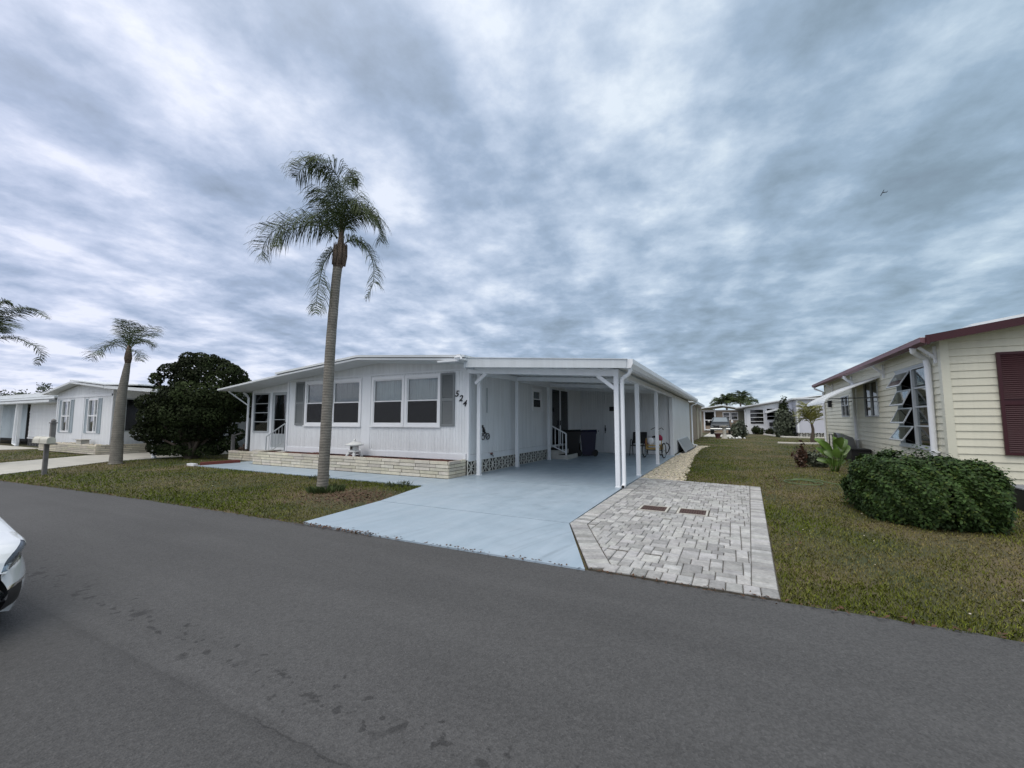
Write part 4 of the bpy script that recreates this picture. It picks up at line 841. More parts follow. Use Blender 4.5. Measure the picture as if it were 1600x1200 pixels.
# leaning louvred panel on the shed side
T = thing('vent_panel', (-2.1, 22.8, 0), 'grey louvred panel leaning on the shed wall over the gravel', 'panel')
mb = MB(); y0, y1 = 21.0, 25.6
mb.add([(-2.24, y0, .62), (-2.24, y1, .62), (-1.92, y1, .05), (-1.92, y0, .05), (-2.27, y0, .60), (-2.27, y1, .60), (-1.95, y1, .03), (-1.95, y0, .03)], [(0, 3, 2, 1), (4, 5, 6, 7), (0, 1, 5, 4), (1, 2, 6, 5), (2, 3, 7, 6), (3, 0, 4, 7)]); mb.build('panel_sheet', galum, T)
mb = MB()
for k in range(1, 12): f_ = k/12; mb.bar((-2.235+.32*f_+.01, y0+.1, .62-.57*f_+.01), (-2.235+.32*f_+.01, y1-.1, .62-.57*f_+.01), .018)
mb.build('louver', alum, T)
mb = MB(); mb.tube([(-2.05, 20.6, .05), (-1.95, 21.5, .04), (-1.88, 23.5, .04), (-1.86, 25.6, .04), (-1.95, 27, .04)], .035, 8); tag(mb.build('drain_pipe', blackpl, None, True), 'black corrugated drain pipe lying beside the leaning grey panel', 'pipe')

# ------------------------------------------------------------------ right-hand neighbor house
H2 = thing('cream_mobile_home', (8.0, 13.4, 0), 'cream sided mobile home with maroon roof edge on the right', 'house')
SX, SY, SB = 4.42, 13.4, 27.6
W1, W2, W3 = (14.12, 16.45, .80, 2.92), (18.40, 20.05, 1.63, 2.88), (22.45, 23.80, 1.66, 2.56)
mb = MB(west(SX)); lap_wall(mb, SY+.12, SB, .06, (3.38, 0), [tuple((a+.02, b-.02, c_+.02, d_-.02)) for a, b, c_, d_ in (W1, W2, W3)]); mb.build('side_wall', cream, H2)
mb = MB(front(SY)); lap_wall(mb, SX+.10, 9.0, .06, (3.38-SX*.165, .165)); lap_wall(mb, 9.0, 13.5, .06, (3.38+(9-SX)*.165+9*.165, -.165)); mb.build('front_wall', cream, H2)
mb = MB(); mb.box(SX-.03, SX+.12, SY-.03, SY+.0, .04, 3.42); mb.box(SX-.03, SX, SY, SY+.13, .04, 3.42); mb.build('corner_board', creamt, H2)
mb = MB(); mb.box(SX-.03, SX+.0, SB-.1, SB, .04, 3.38); mb.build('corner_board', creamt, H2)
mb = MB(); mb.box(SX+.0, 13.5, SB-.02, SB+.02, 0, 3.4); mb.box(13.45, 13.5, SY, SB, 0, 3.4); mb.build('house_shell', cream, H2)
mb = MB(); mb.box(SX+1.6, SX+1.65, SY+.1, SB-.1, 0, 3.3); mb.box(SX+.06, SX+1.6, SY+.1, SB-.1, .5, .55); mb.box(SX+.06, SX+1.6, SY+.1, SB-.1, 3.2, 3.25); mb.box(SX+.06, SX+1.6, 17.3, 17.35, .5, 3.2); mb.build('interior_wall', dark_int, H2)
EW = 4.03; pk = 9.0; zt = lambda x: 3.40+(x-EW)*.168 if x <= pk else 3.40+(pk-EW)*.168-(x-pk)*.168
mb = MB(); mb.xprism([(EW+.05, zt(EW+.05)-.08), (pk, zt(pk)-.08), (14, zt(14)-.08), (14, zt(14)-.02), (pk, zt(pk)-.02), (EW+.05, zt(EW+.05)-.02)], 12.95, SB+.4); mb.build('roof', soffit, H2)
mb = MB(); mb.xprism([(4.9, zt(4.9)+.0), (pk, zt(pk)+.0), (14, zt(14)), (14, zt(14)+.14), (pk, zt(pk)+.15), (4.9, zt(4.9)+.13)], 13.2, SB+.3); mb.build('roof_cap', roofw, H2)
mb = MB(); mb.xprism([(EW, zt(EW)-.13), (pk, zt(pk)-.13), (14, zt(14)-.13), (14, zt(14)+.03), (pk, zt(pk)+.03), (EW, zt(EW)+.05)], 12.90, 12.945); mb.box(EW-.01, EW+.05, 12.88, 12.95, zt(EW)-.16, zt(EW)+.055); mb.build('fascia', maroon, H2)
mb = MB(); mb.xprism([(EW-.10, 3.30), (EW+.04, 3.26), (EW+.04, 3.40), (EW-.10, 3.41)], 12.95, SB+.45); mb.build('gutter', maroonw, H2)
mb = MB(); mb.xprism([(EW-.105, 3.41), (EW+.03, 3.402), (EW+.03, 3.412), (EW-.105, 3.42)], 12.95, SB+.46); mb.build('gutter_lip', wtrim, H2)
# downspouts and eave braces
for yy in (13.95, 21.2):
    r_ = .065 if yy < 15 else .05
    mb = MB(); mb.tube([(EW-.02, yy-.25, 3.27), (EW, yy-.2, 3.18), (EW+.12, yy-.08, 3.10), (SX-.11, yy, 3.02), (SX-.09, yy, 2.85), (SX-.09, yy, .1)], r_, 10); mb.box(SX-.16, SX-.01, yy-.085, yy+.085, .72, .76); mb.smooth = False; mb.build('downspout', wtrim, H2)
mb = MB(); mb.tube([(EW-.02, SB+.3, 3.27), (EW, SB+.2, 3.18), (SX-.08, SB-.05, 3.0), (SX-.08, SB-.05, .1)], .05, 8); mb.build('downspout', wtrim, H2)
for yy in (13.62, 17.55, 21.7, 25.4):
    mb = MB(); mb.bar((SX-.03, yy, 2.98), (EW+.06, yy, 3.27), .06); mb.bar((SX-.04, yy, 2.86), (SX-.04, yy, 3.28), .06, .04); mb.build('eave_brace', wtrim, H2)
# awning window with open hopper sashes
M = west(SX); mb = MB(M); a, b, c_, d_ = W1; frame(mb, a, b, c_, d_, .05, -.06, .045); m1 = a+1.12; mb.box(m1-.05, m1+.05, -.05, .045, c_+.05, d_-.05)
mb.box(a-.04, b+.04, .0, .06, d_, d_+.04); mb.box(a-.03, b+.03, .0, .07, c_-.05, c_)
aw = mb.build('awning_window', galum, H2); nh = (d_-c_-.10)/4
g = MB(M); gf = MB(M)
for k in range(4):
    z0, z1 = c_+.05+k*nh, c_+.05+(k+1)*nh
    g.box(a+.05, m1-.05, -.012, -.006, z0+.02, z1-.02); gf.box(a+.05, m1-.05, -.03, .02, z1-.02, z1+.02) if k < 3 else None
gf.build('fixed_bar', galum, aw); g.build('pane', pane_m, aw)
for k in range(4):
    z0, z1 = c_+.05+k*nh, c_+.05+(k+1)*nh; ang = R((33, 26, 25, 31)[k]); ca, sa = math.cos(ang), math.sin(ang); hh = nh-.03
    def P(u_, t, o=0): return (u_, .05+sa*t+o*ca, z1-.01-ca*t+o*sa)
    f = MB(M)
    def bb(u0_, u1_, t0, t1, o0=-.012, o1=.012):
        vs = [P(uu, tt, oo) for oo in (o0, o1) for tt in (t0, t1) for uu in (u0_, u1_)]; f.add(vs, [(0, 2, 3, 1), (4, 5, 7, 6), (0, 1, 5, 4), (2, 6, 7, 3), (0, 4, 6, 2), (1, 3, 7, 5)])
    u0_, u1_ = m1+.06, b-.06; bb(u0_, u0_+.04, 0, hh); bb(u1_-.04, u1_, 0, hh); bb(u0_+.04, u1_-.04, 0, .04); bb(u0_+.04, u1_-.04, hh-.04, hh)
    sh = f.build('open_sash', galum, aw); f = MB(M); bb(u0_+.03, u1_-.03, .03, hh-.03, -.003, .003); f.build('pane', pane_m, sh)
    f = MB(M); f.tube([(u0_+.3, -.02, z0+.05), P((u0_+u1_)/2, hh*.75)], .008, 6); f.build('crank_arm', darkm, sh)
for (a, b, c_, d_) in (W2, W3):
    mb = MB(M); frame(mb, a, b, c_, d_, .045, -.05, .04); mb.box((a+b)/2-.025, (a+b)/2+.025, -.04, .038, c_+.045, d_-.045); mb.box(a+.05, b-.05, -.03, .03, c_+(d_-c_)*.55-.015, c_+(d_-c_)*.55+.015)
    w = mb.build('window', galum, H2); g = MB(M); g.box(a+.04, b-.04, -.012, -.006, c_+.04, d_-.04); g.build('pane', panet_m, w)
# white curved awning over the side windows
AY0, AY1 = 18.1, 22.0
prof = [(SX-.03, 2.93), (3.75, 2.66), (3.3, 2.44), (3.02, 2.29), (2.90, 2.20), (2.86, 2.10)]
mb = MB(); pans = 10
for k in range(pans):
    ya, yb = AY0+(AY1-AY0)*k/pans, AY0+(AY1-AY0)*(k+1)/pans; dz = .012 if k % 2 else 0
    mb.xprism([(x, z+dz) for x, z in prof]+[(x+.004, z+dz-.018) for x, z in reversed(prof)], ya, yb)
    mb.xprism([(x, z+.035) for x, z in prof]+[(x+.004, z+dz-.01) for x, z in reversed(prof)], ya-.012, ya+.012)
an = mb.build('window_awning', roofw, H2)
for yy in (AY0+.12, AY1-.12):
    mb = MB(); mb.tube([(SX-.03, yy, 2.27), (3.0, yy, 2.25)], .014, 6); mb.build('awning_strut', darkm, an)
mb = MB(); mb.box(SX-.16, SX-.03, 25.9, 26.1, 2.15, 2.45); mb.box(SX-.18, SX-.01, 25.88, 26.12, 2.45, 2.48); mb.build('wall_lamp', darkm, H2)
# maroon shutters on the front wall and a window beyond the picture edge
for (a, b) in ((5.30, 5.80), (7.6, 8.1)):
    f = MB(front(SY-.022)); v0, v1 = .74, 3.02; frame(f, a, b, v0, v1, .06, .018, .055); f.box(a+.06, b-.06, .018, .054, 1.84, 1.92); f.box(a+.05, b-.05, .018, .024, v0+.05, v1-.05); z = v0+.07
    while z < v1-.08:
        if abs(z-1.88) > .07: f.poly([(a+.06, .05, z), (b-.06, .05, z), (b-.06, .026, z+.04), (a+.06, .026, z+.04)])
        z += .045
    f.build('shutter', maroon, H2)
window(H2, front(SY-.02), 5.86, 7.54, .85, 2.9, casing=.09)

# hedge
def hedge(name, c, s, n, m, label, leaf=.055):
    T = thing(name, (c[0], c[1], 0), label, 'bush')
    d = rng.normal(0, 1, (n, 3)); d /= np.linalg.norm(d, axis=1, keepdims=True); d[:, 2] = np.abs(d[:, 2])*1.0
    e = .54                                              # superellipsoid: boxy clipped hedge
    q = np.sign(d)*np.abs(d)**e; q /= (np.abs(q)**(2/e*.62)).sum(1, keepdims=True)**(.62*e/1.24)
    nn = (1+.06*np.sin(q[:, 0]*7+q[:, 1]*5+1)+.05*np.sin(q[:, 1]*9-q[:, 2]*6)+.035*np.sin(q[:, 0]*17+q[:, 2]*13))
    r = 1-np.abs(rng.normal(0, .07, n)); r = np.where(rng.random(n) < .05, 1+np.abs(rng.normal(0, .025, n)), r); zf = np.clip(q[:, 2], -.2, 1)
    P = np.stack([c[0]+q[:, 0]*s[0]*nn*r*(.90+.13*zf), c[1]+q[:, 1]*s[1]*nn*r*(.90+.13*zf), np.maximum(.02, q[:, 2]*s[2]*nn*r+.06*(1-zf)*rng.random(n))], 1)
    V, F = leaf_cloud(P, d, leaf, 1.7, .4, .55, up=.55); t = rng.uniform(.45, 1.5, (n, 1))*np.array([[1, 1, 1.]]); hue = rng.random((n, 1)) < .12; t = np.where(hue, t*np.array([[1.5, 1.15, .8]]), t)
    nmesh('foliage', V, F, m, T, np.repeat(t, 4, 0))
    mb = MB(); r_ = random.Random(5)
    for k in range(26):
        a = r_.uniform(0, 6.28); x, y = c[0]+math.cos(a)*s[0]*.25*r_.random(), c[1]+math.sin(a)*s[1]*.6*r_.random(); x2, y2 = c[0]+math.cos(a)*s[0]*.8*r_.random(), c[1]+math.sin(a)*s[1]*.8*r_.random()
        mb.tube([(x, y, 0), ((x+x2)/2, (y+y2)/2, s[2]*.45), (x2, y2, s[2]*.85)], [.02, .013, .006], 5)
    # dense inner mass of twigs and shaded leaves
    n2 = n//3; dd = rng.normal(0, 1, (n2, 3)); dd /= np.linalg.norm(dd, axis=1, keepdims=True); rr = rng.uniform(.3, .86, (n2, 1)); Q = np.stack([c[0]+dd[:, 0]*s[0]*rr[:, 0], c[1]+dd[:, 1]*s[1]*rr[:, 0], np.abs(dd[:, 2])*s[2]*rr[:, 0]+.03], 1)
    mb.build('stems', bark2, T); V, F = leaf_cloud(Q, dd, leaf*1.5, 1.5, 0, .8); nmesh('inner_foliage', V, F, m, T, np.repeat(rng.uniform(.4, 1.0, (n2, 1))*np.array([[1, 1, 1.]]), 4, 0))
    return T
hedge('hedge', (2.56, 9.0, 0), (.90, 1.27, .96), 120000, hedge_m, 'rounded clipped dark green hedge bush in front of the cream house', .030)
mb = MB(); mb.bbox(3.55, 4.6, 7.15, 8.1, 0, .03, .008); tag(mb.build('stepping_slab', concr), 'pale concrete slab in the grass right of the hedge', 'slab')
T = thing('meter_box', (4.25, 10.4, 0), 'dark grey utility box behind the right end of the hedge', 'utility box')
mb = MB(); mb.bbox(4.22, 4.6, 10.2, 10.65, .0, .36, .02); mb.build('box_body', blackpl, T); mb = MB(); mb.bbox(4.2, 4.62, 10.18, 10.67, .36, .40, .02); mb.build('box_lid', greytub, T)
# broad-leaved plant
T = thing('banana_plant', (2.62, 15.65, 0), 'bright green broad-leaved plant beside the cream house', 'plant')
def big_leaf(base, tip, w, m, par, seed=0, fold=.25, name='leaf'):
    r = random.Random(seed); b, t = Vector(base), Vector(tip); d = t-b; L_ = d.length; d.normalize(); side = d.cross(Vector((0, 0, 1))); side.normalize(); up_ = side.cross(d); vs = []; fs = []; n_ = 9
    for i in range(n_+1):
        f_ = i/n_; p = b+d*L_*f_+Vector((0, 0, -1))*(f_**2)*L_*.35+up_*.0; ww = w*math.sin(math.pi*min(1, f_*.93+.07))**.7*(1 if f_ < .98 else .1)
        vs += [p-side*ww+up_*ww*fold, p-side*ww*.5+up_*ww*fold*.3, p, p+side*ww*.5+up_*ww*fold*.3, p+side*ww+up_*ww*fold]
    for i in range(n_):
        for k in range(4): fs.append((i*5+k, i*5+k+1, (i+1)*5+k+1, (i+1)*5+k))
    mb = MB(); mb.add(vs, fs, r.uniform(.75, 1.2)); mb.smooth = True; return mb.build(name, m, par, tone=True)
bx, by = 2.62, 15.65
def paddle(base, tip, w, seed, m=bright_leaf):
    """leaf blade with its own width direction, arching and folded along the midrib"""
    r = random.Random(seed); b, t = Vector(base), Vector(tip); d = t-b; L_ = d.length; d.normalize(); yaw_ = r.uniform(-.7, .7)
    side = d.cross(Vector((math.sin(yaw_), -math.cos(yaw_), .25))).normalized(); nrm = side.cross(d); vs = []; fs = []; n_ = 12
    for i in range(n_+1):
        f_ = i/n_; p = b+d*L_*f_-Vector((0, 0, 1))*(f_**2.2)*L_*.22+nrm*math.sin(f_*3.1)*L_*.06
        ww = w*max(.02, (math.sin(math.pi*min(1, f_*.9+.08))**.6))*(1 if f_ < .97 else .15); rip = .010*math.sin(i*2.2+seed)
        vs += [p-side*ww+nrm*(ww*.35+rip), p-side*ww*.5+nrm*ww*.12, p, p+side*ww*.5+nrm*ww*.12, p+side*ww+nrm*(ww*.35-rip)]
    for i in range(n_):
        for k in range(4): fs.append((i*5+k, i*5+k+1, (i+1)*5+k+1, (i+1)*5+k))
    mb = MB(); mb.add(vs, fs, r.uniform(.6, 1.15)); mb.tube([b, b+d*L_*.5, t], [.008, .006, .002], 5, tone=1.3); mb.smooth = True; mb.build('leaf', m, T, tone=True)
    return b
stk = MB(); rr_ = random.Random(11)
for k, (bx_, bz_, tx, tz, w) in enumerate([(-.12, .62, -.45, 1.08, .10), (-.05, .58, -.30, 1.02, .11), (.02, .66, .02, 1.14, .10), (.10, .62, .20, 1.16, .13), (.16, .58, .34, 1.08, .12), (.20, .5, .40, .90, .10), (-.14, .45, -.42, .78, .09), (-.05, .42, -.22, .72, .09), (.08, .42, .05, .80, .10), (.14, .38, .30, .66, .09), (-.10, .25, -.42, .42, .08), (.0, .22, -.18, .46, .08), (.12, .2, .30, .40, .08), (-.02, .15, .08, .38, .07)]):
    yb, yt = by+rr_.uniform(-.12, .12), by+rr_.uniform(-.3, .25)
    paddle((bx+bx_, yb, bz_), (bx+tx, yt, tz), w, k)
    stk.tube([(bx+bx_*.5, by+rr_.uniform(-.06, .06), 0), (bx+bx_*.8, (yb+by)/2, bz_*.55), (bx+bx_, yb, bz_)], [.016, .011, .007], 6)
stk.build('stalk', bright_leaf, T, True, True)
def shrub(name, c, s, n, m, label, leaf, cat='shrub', group=None, stems=True, lobes=7, seed=1, inner=.5):
    T = thing(name, (c[0], c[1], 0), label, cat, group); r = np.random.default_rng(seed); Vs = []; Ns = []
    for k in range(lobes):
        d = r.normal(0, 1, 3); d /= np.linalg.norm(d); d[2] = abs(d[2]); q = np.array(c)+np.array([d[0]*s[0]*.55, d[1]*s[1]*.55, s[2]*(.25+.50*d[2])])-np.array([0, 0, c[2]]); 
        P, D = shell_points(q, r.uniform(.38, .55), n//lobes, r, inner, s); Vs.append(P); Ns.append(D)
    P = np.vstack(Vs); P[:, 2] = np.abs(P[:, 2])+.02; D = np.vstack(Ns); V, F = leaf_cloud(P, D, leaf, 1.8, .2, .6, r, up=.3); t = r.uniform(.5, 1.5, (len(P), 1))*np.array([[1, 1, 1.]])
    nmesh('foliage', V, F, m, T, np.repeat(t, 4, 0)); mb = MB()
    for k in range(7): a = k*.9; mb.tube([(c[0]+.04*math.cos(a), c[1]+.04*math.sin(a), 0), (c[0]+s[0]*.3*math.cos(a), c[1]+s[1]*.3*math.sin(a), s[2]*.5), (c[0]+s[0]*.5*math.cos(a), c[1]+s[1]*.5*math.sin(a), s[2]*.85)], [.015+s[2]*.01, .01+s[2]*.006, .005], 5)
    mb.build('stems', bark2, T); return T
shrub('croton', (1.95, 16.6, 0), (.30, .28, .72), 260, red_leaf, 'small red-leaved bush left of the broad-leaved plant', .07, inner=.2)
shrub('low_shrub', (2.35, 16.9, 0), (.38, .3, .45), 700, grey_leaf, 'low green shrub between the red bush and the broad-leaved plant', .06)
shrub('low_shrub', (3.3, 14.9, 0), (.5, .5, .35), 900, hedge_m, 'low dark green shrub behind the left end of the hedge', .06, seed=4)
mb = MB(); mb.tube([(1.3+.9*t+.15*math.sin(t*5), 12.9-.55*t+.35*math.sin(t*3.1), .035) for t in np.linspace(0, 2, 40)], .011, 6); mb.tube([(1.35+.35*math.cos(t)+.02*t, 12.3+.45*math.sin(t), .04) for t in np.linspace(0, 9, 50)], .011, 6)
tag(mb.build('garden_hose', greenhose, None, True), 'pale green garden hose lying in loops on the right lawn', 'hose')
mb = MB(); mb.tube([(.7, 10.6, .02), (.95, 8.2, .03), (1.15, 6.9, .02)], .008, 5) if False else None
# grey tub leaning against the cream wall
T = thing('garden_tub', (3.95, 21.2, 0), 'grey plastic tub leaning against the cream wall behind the broad-leaved plant', 'tub')
mb = MB(); n_ = 14; vs = []; fs = []
for i, (r_, h_) in enumerate([(.25, 0), (.38, .02), (.47, .35), (.50, .62), (.47, .62), (.36, .06)]):
    for k in range(n_):
        a = 2*math.pi*k/n_; x, y, z = r_*1.3*math.cos(a), h_, r_*math.sin(a); ca, sa = math.cos(.45), math.sin(.45)
        vs.append((4.2-(y*ca)-.0+z*0, 21.2+x, .48+z*.95+y*sa*.3))
for i in range(5):
    for k in range(n_): fs.append((i*n_+k, i*n_+(k+1) % n_, (i+1)*n_+(k+1) % n_, (i+1)*n_+k))
fs.append(tuple(range(n_))); mb.add(vs, fs); mb.smooth = True; mb.build('tub_body', greytub, T)
mb = MB(); mb.tube([(3.55, 20.62, .45), (3.5, 20.9, .95), (3.5, 21.5, .95), (3.55, 21.78, .45)], .02, 6); mb.build('rim_handle', darkm, T)
T = thing('storage_crate', (4.1, 19.9, 0), 'black plastic crate on the ground against the cream wall', 'crate')
mb = MB(); mb.bbox(3.80, 4.36, 19.5, 20.3, 0, .42, .03); mb.build('crate_body', blackpl, T); mb = MB(); mb.bbox(3.78, 4.38, 19.48, 20.32, .42, .47, .02); mb.build('crate_lid', blackpl, T)

# ------------------------------------------------------------------ palms
def cam_ray(px, py):
    f_ = Vector((-math.sin(YAW)*math.cos(PITCH), math.cos(YAW)*math.cos(PITCH), math.sin(PITCH))); r_ = Vector((math.cos(YAW), math.sin(YAW), 0)); u__ = r_.cross(f_)
    return f_*FPX+r_*(px-800)-u__*(py-600)
FW = Vector((-math.sin(YAW), math.cos(YAW), 0))
def at(px, py, base, off=0.):                            # measured point on the upright plane through base, facing the road
    d = cam_ray(px, py); D = Vector((base[0], base[1], 0)).dot(FW)+off; return Vector((0, 0, EYE))+d*(D/d.dot(FW))
def bez(pts, n):
    """Catmull-Rom through 3-D points"""
    P = [pts[0]*2-pts[1]]+list(pts)+[pts[-1]*2-pts[-2]]; out = []; m_ = len(pts)-1
    for i in range(n+1):
        t = i/n*m_; k = min(int(t), m_-1); t -= k; a, b, c_, d_ = P[k:k+4]
        out.append(.5*((2*b)+(c_-a)*t+(2*a-5*b+4*c_-d_)*t*t+(3*b-a-3*c_+d_)*t**3))
    return out
def frond(T, pts, Ll, n=64, w=.016, m=None, seed=0, droop=.8, thick=.014, tone=1.):
    r = random.Random(seed); C = bez(pts, n); mb = MB(); mb.tube(C[::4], [thick*(1-.8*i/len(C[::4])) for i in range(len(C[::4]))], 5, tone=.9)
    for i in range(3, n+1):
        f_ = i/n; d = (C[min(i+1, n)]-C[i-1]).normalized(); side = d.cross(Vector((0, 0, 1)))
        side = side.normalized() if side.length > .15 else Vector((1, 0, 0)); up_ = side.cross(d)
        env = (math.sin(math.pi*min(1, .12+f_*.86))**.55)
        for s in (-1, 1):
            for rep in range(2):
                L_ = Ll*env*r.uniform(.7, 1.15); a = r.uniform(.35, .75); e_ = (side*s*math.cos(a)*.8+d*math.sin(a)*.9+up_*r.uniform(-.15, .5)).normalized()
                p0 = C[i]+d*r.uniform(-.02, .02); p1 = p0+e_*L_*.45; e2 = (e_+Vector((0, 0, -1))*droop*r.uniform(.7, 1.5)).normalized(); p2 = p1+e2*L_*.35; p3 = p2+(e2+Vector((0, 0, -1))*droop).normalized()*L_*.25
                wd = d.cross(e_).cross(e_).normalized() if False else d; q = wd*w*.5
                tn = tone*r.uniform(.6, 1.4); mb.add([p0-q*.6, p0+q*.6, p1+q, p1-q, p2+q*.8, p2-q*.8, p3], [(0, 1, 2, 3), (3, 2, 4, 5), (5, 4, 6)], tn)
    return mb.build('frond', m or frond_m, T, tone=True)
def trunk_tube(T, pts, rad, m, name='trunk', n=40):
    C = bez(pts, n); mb = MB(); rs = [float(np.interp(i/n, [a for a, b in rad], [b for a, b in rad]))*(1+.018*math.sin(i*2.3)+random.uniform(-.012, .012)) for i in range(n+1)]; mb.tube(C, rs, 16); mb.smooth = True; return mb.build(name, m, T)
# main palm
B1 = (-8.0, 6.49)
T = thing('palm_tree', (-8.0, 6.49, 0), 'tall slim palm with drooping fronds on the front lawn before the white house', 'palm tree', 'palms along the street')
q7 = lambda x, y: (380+x*.26667, 220+y*.26667)
tp = [at(503, 768, B1), at(505.5, 735, B1), at(511, 640, B1), at(516.5, 540, B1), at(524, 450, B1), at(527.5, 418, B1)]
trunk_tube(T, tp, [(0, .142), (.03, .128), (.12, .118), (.5, .110), (.85, .096), (1, .10)], bark)
hk = [at(*q7(552, 745), B1), at(*q7(565, 690), B1), at(*q7(570, 620), B1), at(*q7(575, 560), B1), at(*q7(576, 470), B1)]
C = bez(hk, 16); mb = MB(); mb.tube(C, [float(np.interp(i/16, [0, .15, .38, .6, 1], [.10, .112, .112, .07, .04])) for i in range(17)], 12)
for k in range(10): a = k*2.4; z = .1*k/10; mb.tube([C[2]+Vector((math.cos(a)*.12, math.sin(a)*.12, -.05)), C[5]+Vector((math.cos(a)*.118, math.sin(a)*.118, 0)), C[8]+Vector((math.cos(a)*.14, math.sin(a)*.14, .06))], [.03, .045, .01], 6)
mb.build('crown_shaft', husk, T, True)
FR = [([(550, 575), (500, 505), (420, 478), (300, 480), (190, 520), (125, 600), (105, 690)], .0, .62),
      ([(555, 570), (500, 520), (400, 495), (280, 520), (220, 560), (190, 620)], -.5, .55),
      ([(572, 560), (562, 400), (530, 270), (470, 190), (400, 150), (340, 170), (310, 215)], .15, .60),
      ([(576, 560), (575, 380), (560, 230), (520, 170), (450, 140), (390, 120)], -.45, .55),
      ([(578, 560), (582, 400), (585, 280), (605, 225), (640, 215), (655, 250)], .3, .42),
      ([(585, 555), (610, 470), (660, 430), (720, 425), (775, 460), (800, 530), (805, 590)], .0, .52),
      ([(585, 550), (605, 450), (640, 400), (690, 395), (740, 430), (770, 500)], -.6, .45),
      ([(598, 600), (630, 582), (680, 590), (735, 650), (765, 740), (760, 840), (725, 920)], -.1, .48),
      ([(548, 630), (510, 660), (468, 730), (445, 830), (430, 930), (425, 1010)], -.25, .45),
      ([(565, 560), (540, 450), (500, 370), (460, 340), (440, 390), (430, 450)], .6, .5),
      ([(572, 560), (560, 440), (520, 340), (480, 290), (450, 300)], -.9, .5),
      ([(578, 560), (590, 440), (620, 360), (650, 345), (675, 390), (680, 470)], .7, .5),
      ([(575, 560), (568, 440), (540, 380), (500, 380), (475, 430), (470, 490)], 1.1, .42)]
for k, (pp, off, Ll) in enumerate(FR):
    m_ = len(pp)-1; frond(T, [at(*q7(x, y), B1, off*i/m_) for i, (x, y) in enumerate(pp)], Ll*(1.3 if k != 7 else 1.05), n=66 if k < 9 else 40, seed=k, w=.0135, droop=1.0)
# street palm further left
B2 = (-19.01, 6.97)
T = thing('palm_tree', (B2[0], B2[1], 0), 'shorter palm with thick grey trunk beside the neighbouring concrete driveway', 'palm tree', 'palms along the street')
q1 = lambda x, y: (x*.25, 460+y*.25)
trunk_tube(T, [at(*q1(722, 1065), B2), at(*q1(728, 990), B2), at(*q1(738, 850), B2), at(*q1(760, 640), B2), at(*q1(785, 500), B2), at(*q1(799, 425), B2)], [(0, .235), (.04, .185), (.3, .17), (.55, .145), (.85, .10), (1, .08)], bark, n=30)
mb = MB(); mb.tube([at(*q1(799, 430), B2), at(*q1(801, 400), B2), at(*q1(803, 370), B2), at(*q1(808, 320), B2)], [.085, .115, .10, .05], 10); mb.build('crown_shaft', husk, T, True)
for k, (pp, off, Ll) in enumerate([([(800, 365), (770, 325), (710, 315), (640, 330), (590, 360), (570, 405)], .2, .42), ([(803, 350), (770, 300), (700, 310), (640, 350), (610, 380)], -.5, .38), ([(806, 340), (795, 260), (775, 200), (750, 165)], .0, .34), ([(808, 340), (812, 260), (808, 200), (800, 165)], -.6, .34),
        ([(810, 335), (826, 260), (850, 215), (880, 230)], .6, .3), ([(812, 335), (850, 280), (900, 235), (950, 210), (1005, 235)], -.3, .34), ([(812, 340), (860, 300), (920, 300), (965, 330)], .5, .33), ([(815, 345), (850, 290), (905, 260), (950, 255), (990, 260)], .9, .3), ([(812, 360), (840, 355), (870, 375), (878, 415)], -.1, .28), ([(806, 345), (785, 270), (760, 230), (740, 240)], .8, .3)]):
    m_ = len(pp)-1; frond(T, [at(*q1(x, y), B2, off*i/m_*1.3) for i, (x, y) in enumerate(pp)], Ll*1.45, n=25, seed=40+k, w=.017, droop=.45)
B3 = (-22.3, 4.75)
T = thing('palm_tree', (B3[0], B3[1], 0), 'palm with only its frond tips showing at the left picture edge', 'palm tree', 'palms along the street')
q3 = lambda x, y: (x*.1083, 460+y*.1083)
trunk_tube(T, [Vector((B3[0], B3[1], 0)), Vector((B3[0]-.1, B3[1], 2.)), at(-20, 560, B3), at(-19, 528, B3)], [(0, .26), (.1, .2), (.8, .15), (1, .12)], bark, n=24)
for k, (pp, off, Ll) in enumerate([([(-170, 560), (-60, 440), (100, 335), (250, 265), (400, 225), (560, 265), (690, 345)], 0, .6), ([(-170, 560), (-50, 480), (80, 430), (180, 440), (270, 490)], -.8, .5), ([(-170, 620), (-60, 640), (80, 622), (250, 640), (420, 705), (560, 790), (590, 900), (550, 1010)], .2, .5), ([(-170, 560), (-120, 300), (-40, 170), (60, 110), (150, 130)], .4, .5), ([(-170, 560), (-100, 400), (20, 300), (200, 210), (370, 200), (480, 210)], -.5, .5),
        ([(-175, 560), (-300, 420), (-450, 400), (-600, 500)], 0, .6), ([(-175, 560), (-300, 500), (-420, 560), (-480, 720)], -.5, .6), ([(-175, 550), (-200, 300), (-260, 150), (-340, 120)], .5, .6), ([(-170, 560), (-80, 500), (20, 500), (90, 560)], .8, .5)]):
    m_ = len(pp)-1; frond(T, [at(*q3(x, y), B3, off*i/m_) for i, (x, y) in enumerate(pp)], Ll*.8, n=44, seed=70+k, w=.024, droop=.45)

